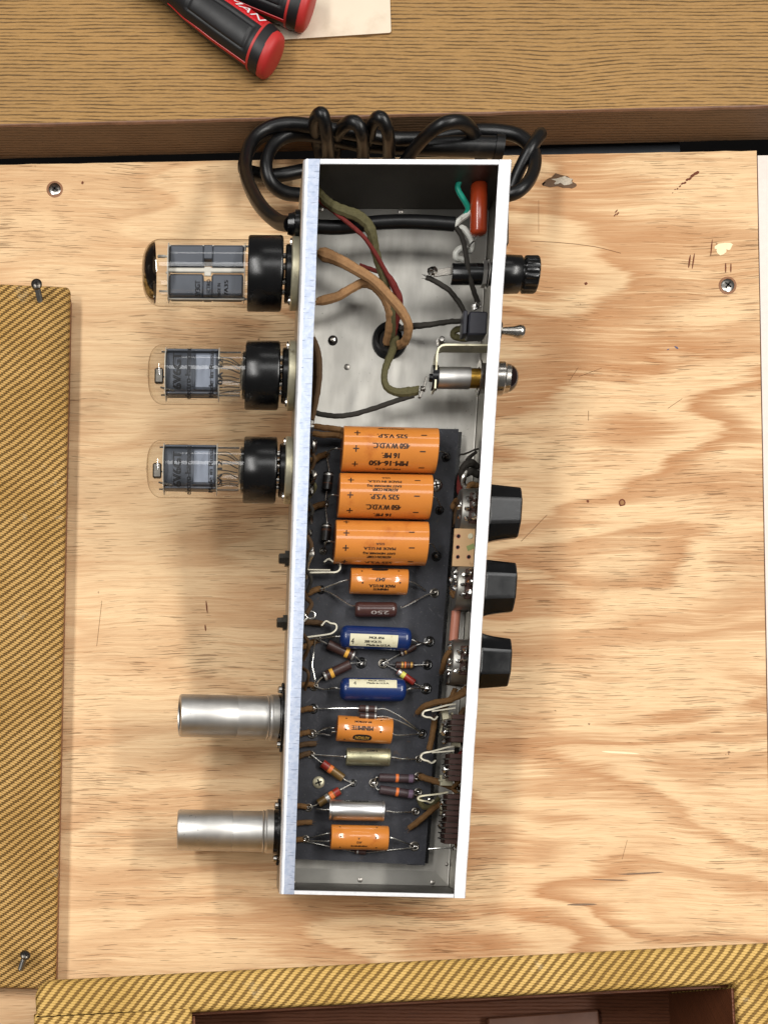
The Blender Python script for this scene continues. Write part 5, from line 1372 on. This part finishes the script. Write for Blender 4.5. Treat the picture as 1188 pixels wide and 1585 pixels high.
        for t_ in (xa, xb):
            row = []
            for k in range(40):
                th = 2 * math.pi * k / 40; cs, sn = math.cos(th), math.sin(th)
                row.append(c + A * t_ + Vector((0, 10.8 * math.copysign(abs(cs) ** .62, cs), 7.2 * math.copysign(abs(sn) ** .8, sn))))
            rows.append(row)
        mb.loft(rows)
        for f_ in (.16, .5, .86): mb.box(c + A * (xa * (1 - f_) + xb * f_) + EW * 6.9, (.7, 15, 1.0), None, 0, .2)
        for dv in (10.2, -10.2): mb.box(c + A * ((xa + xb) / 2) + Vector((0, dv, 4.5)), (abs(xa - xb), 1.3, 4), None, 0, .4)
        mb.build('anode_plate', M['plate'], tb)
        mb = MB(); mb.box(c + A * (xa * .24 + xb * .76) + EW * 6.1, (abs(xa - xb) * .46, 17.5, 2.4), None, 0, 1.1); mb.build('anode_face', M['plate_light'], tb)
        mb = MB()
        for t in (xa + .4, xb - .5): mb.lathe(c + A * t, A, [(0, 0), (0, rg - 1.4), (.3, rg - 1.4), (.3, 0)], 28)
        mb.build('mica_spacer', M['mica'], tb)
        mb = MB()
        gx = X(247 if kind == 'a' else 244); mb.box(c + A * gx + Vector((0, -1.5, 3)), (4.6, 7.5, 3), None, 0, .7); mb.tube([c + A * gx + Vector((0, -1, 2)), c + A * xa + Vector((0, -2, 2))], .4, 6)
        mb.build('getter_cup', M['screw_dark'], tb)
        mb = MB(); random.seed(int(py))
        for k in range(9):
            th = 2 * math.pi * k / 9; y0, w0 = 8.6 * math.cos(th), 7 * math.sin(th); y1, w1 = 6.5 * math.cos(th) - 1.5, 5 * math.sin(th)
            mb.tube([c + A * (xb) + Vector((0, y0, w0)), c + A * (xb * .6 + x0 * .4) + Vector((0, y0 * .9 + random.uniform(-1, 1), w0)), c + A * (xb * .25 + x0 * .75) + Vector((0, y1, w1)), c + A * x0 + Vector((0, y1 * 1.1, w1))], .3, 5, sub=4)
        for dv in (10.4, -10.4): mb.tube([c + A * (xa + 3) + Vector((0, dv, 2)), c + A * (x0 + 3) + Vector((0, dv, 2))], .45, 6)
        mb.tube([c + A * (xa + 3) + Vector((0, -8, 7)), c + A * (xa - 4) + Vector((0, -9.5, 7))], .5, 6)
        mb.lathe(c + A * (x0 + 3.0), A, [(-3, 0), (-3, 11), (-1, 11.4), (0, 9.5), (.6, 3), (.8, 0)], 24)
        mb.build('lead_wire', M['nickel'], tb)
    return tb
vacuum_tube('tallest glass rectifier tube with a dark mirrored dome, uppermost in the left wall', 424, 410, 17.0, 17.5, 15.1, 220.5, 'rect', [('5Y3GT', 306, 447, 7.5, 2.6), ('ELECTRO', 323, 447, 8.5, 2.0), ('MADE IN', 339, 449, 6.5, 1.6), ('7A35', 350, 446, 7.2, 2.0)])
vacuum_tube('clear glass 6V6GT power tube between two other tubes, code 0A 12', 581.5, 405, 16.2, 17.5, 14.1, 229.5, 'a', [('6V6GT', 274, 573, 17.5, 4.4), ('electro-harmonix', 291, 577, 27, 3.0), ('Made in Russia', 327, 578, 24, 2.4), ('0A 12', 341, 575, 12, 2.6)])
vacuum_tube('clear glass 6V6GT power tube, third one down the left wall, code SA 12', 728, 402, 16.2, 17.2, 14.1, 227.5, 'b', [('6V6GT', 274, 726, 17.5, 4.4), ('electro-harmonix', 291, 729, 27, 3.0), ('Made in Russia', 326, 728, 24, 2.4), ('SA 12', 340, 733, 12, 2.6)])
def shield(label, py, px, xend, tilt):
    c = socket(py, px, False); t = thing('tube_shield', label, 'tube shield', c - EU * 4, 'metal tube shields in the left wall', chassis=True); A = (-EU + EW * math.tan(R(tilt))).normalized()
    L = c.x - C(xend, py, TWP).x; r = 11.4
    mb = MB(); mb.lathe(c, A, [(3.6, r + .9), (7.2, r + .9), (7.6, r + .5), (8.6, r + .15), (9.2, r + .6), (9.8, r), (26, r), (26.3, r - .12), (26.6, r), (L - 1.4, r), (L - .4, r - .4), (L, r - 1.2), (L, r - 2.3), (L - .7, r - 2.5), (L - .9, r - 1.0), (4, r - .8)], 44)
    mb.build('shell', M['alu'], t, ang=40)
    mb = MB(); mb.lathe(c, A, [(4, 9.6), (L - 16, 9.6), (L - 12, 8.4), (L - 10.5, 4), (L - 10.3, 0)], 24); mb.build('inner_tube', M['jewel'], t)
shield('aluminium tube shield with its open dark end showing, upper of the two cylinders', 1110.5, 400, 277, 7.5)
shield('aluminium tube shield at the bottom corner of the chassis, lower of the two cylinders', 1287, 400, 275, .6)
# wall screws with nuts on the left outside
for px, py in ((441, 865), (437, 964)):
    c = Vector((WL, C(px, py, -20).y, -20)); mb = MB(); mb.lathe(c, -EU, [(0, 0), (0, 4.4), (2.2, 4.4), (2.2, 3.0), (5.2, 2.8), (5.6, 2.0), (5.6, 0)], 6); mb.build('wall_screw', M['screw_dark'], ch, ang=20)
# strain relief
sr = Vector((WL, C(453, 347, -25).y, -25))
mb = MB(); mb.lathe(sr, -EU, [(-2, 5), (0, 5.2), (.2, 6.4), (2.4, 6.4), (2.8, 5.4), (6.0, 4.6), (6.2, 0)], 24); mb.build('strain_relief', M['bakelite'], ch)
# name plate on the outside of the control wall
mb = MB(); p = Vector((WR + 1.2, C(785, 350, -20).y, -22)); mb.box(p, (2.2, 22, 20), Matrix.Rotation(R(4), 3, 'Z'), 0, .5); mb.build('wall_clip', M['screw_dark'], ch)

# transformers under the floor: the chassis leans on them
def below(u0, u1, v0, v1, mats):
    mb = MB(); ztop = -CD - 1.25
    tops = [Vector((u, v, ztop)) for u, v in ((u0, v0), (u1, v0), (u1, v1), (u0, v1))]
    dep = 1e9
    for p in tops:
        z = (MCH @ (p * MM)).z / MM; dep = min(dep, (z - .3) / RC[2][2])
    cx_, cy_ = (u0 + u1) / 2, (v0 + v1) / 2; dep -= .3
    mb.box((cx_, cy_, ztop - dep / 2), (u1 - u0, v1 - v0, dep), None, 0, 3)
    mb.box((cx_, cy_, ztop - dep * .5), (u1 - u0 + 8, v1 - v0 + 4, min(18, dep * .4)), None, 1, .5)
    return mb.build('transformer', mats, ch)
below(-30, 30, 95, 155, [M['transf'], M['lam']]); below(-20, 22, -5, 40, [M['transf'], M['lam']])

# ------------------------------------------------------------------ mains cord coiled behind the chassis
def cord(pts, r=3.5, sub=8):
    return [W(*p) if not isinstance(p, Vector) else p for p in pts]
srw = MCH @ ((sr - EU * 5) * MM) / MM
Rb = 3.6
mbc = MB()
loop1 = [srw, W(430, 343, 86), W(406, 322, 74), W(388, 292, 56), W(380, 262, 40), W(386, 226, 32), W(406, 203, 30), W(440, 192, 30), W(490, 196, 28), W(545, 206, 26), W(600, 214, 22), W(660, 214, 20), W(715, 205, 22), W(765, 203, 26), W(805, 212, 30), W(826, 238, 34), W(824, 268, 40), W(806, 293, 44), W(775, 304, 40)]
loop2 = [W(775, 304, 40), W(700, 318, 24), W(620, 322, 14), W(540, 312, 12), W(480, 303, 14), W(440, 298, 20), W(418, 280, 26), W(412, 252, 28), W(424, 224, 26), W(452, 208, 24), W(495, 210, 20), W(560, 224, 16), W(640, 228, 14), W(700, 226, 14)]
loop3 = [W(700, 226, 14), W(770, 226, 12), W(812, 225, 12), W(835, 212, 14)]
for L_ in (loop1 + loop2[1:],): mbc.tube(L_, Rb, 14, sub=7)
cordo = mbc.build('power_cord', M['rubber'], None)
# re-express in chassis space so that the cord is a part of the amplifier
MI = MCH.inverted()
def to_chassis(o):
    for v in o.data.vertices: v.co = MI @ v.co
    o.parent = ch; SPACE[o.name] = Vector()
to_chassis(cordo)
def cord_part(pts, r=Rb):
    mb = MB(); mb.tube(pts, r, 14, sub=7); o = mb.build('power_cord', M['rubber'], None); to_chassis(o); return o
cord_part([W(470, 264, 12), W(440, 270, 13), W(415, 272, 13), W(392, 268, 15), W(378, 262, 18), W(382, 240, 18), W(400, 214, 16), W(430, 205, 12), W(470, 206, 8), W(520, 215, 6), W(580, 222, 6)])
cord_part([W(508, 262, 14), W(508, 235, 22), W(505, 205, 42), W(500, 180, 50), W(492, 178, 48), W(487, 190, 36), W(490, 215, 14), W(496, 240, 5)])
cord_part([W(560, 262, 12), W(562, 235, 20), W(560, 207, 38), W(552, 192, 42), W(540, 190, 40), W(528, 200, 30), W(520, 220, 12), W(518, 240, 5)])
cord_part([W(601, 262, 12), W(602, 235, 22), W(600, 205, 42), W(592, 186, 48), W(582, 184, 46), W(574, 200, 32), W(570, 225, 12)])
cord_part([W(618, 262, 14), W(640, 232, 26), W(664, 206, 40), W(688, 191, 46), W(712, 189, 44), W(728, 200, 36), W(740, 225, 20), W(745, 250, 8)])
cord_part([W(790, 296, 26), W(800, 270, 30), W(812, 245, 34), W(822, 228, 36), W(832, 213, 34), W(836, 208, 32)])
mb = MB(); mb.tube([W(640, 228, 22), W(700, 226, 26), W(770, 228, 26)], [4.0, 5.2, 5.6], 16, sub=4); mb.tube([W(765, 228, 26), W(778, 229, 26)], [6.5, 6.5], 16); o = mb.build('mains_plug', M['rubber'], None); to_chassis(o)
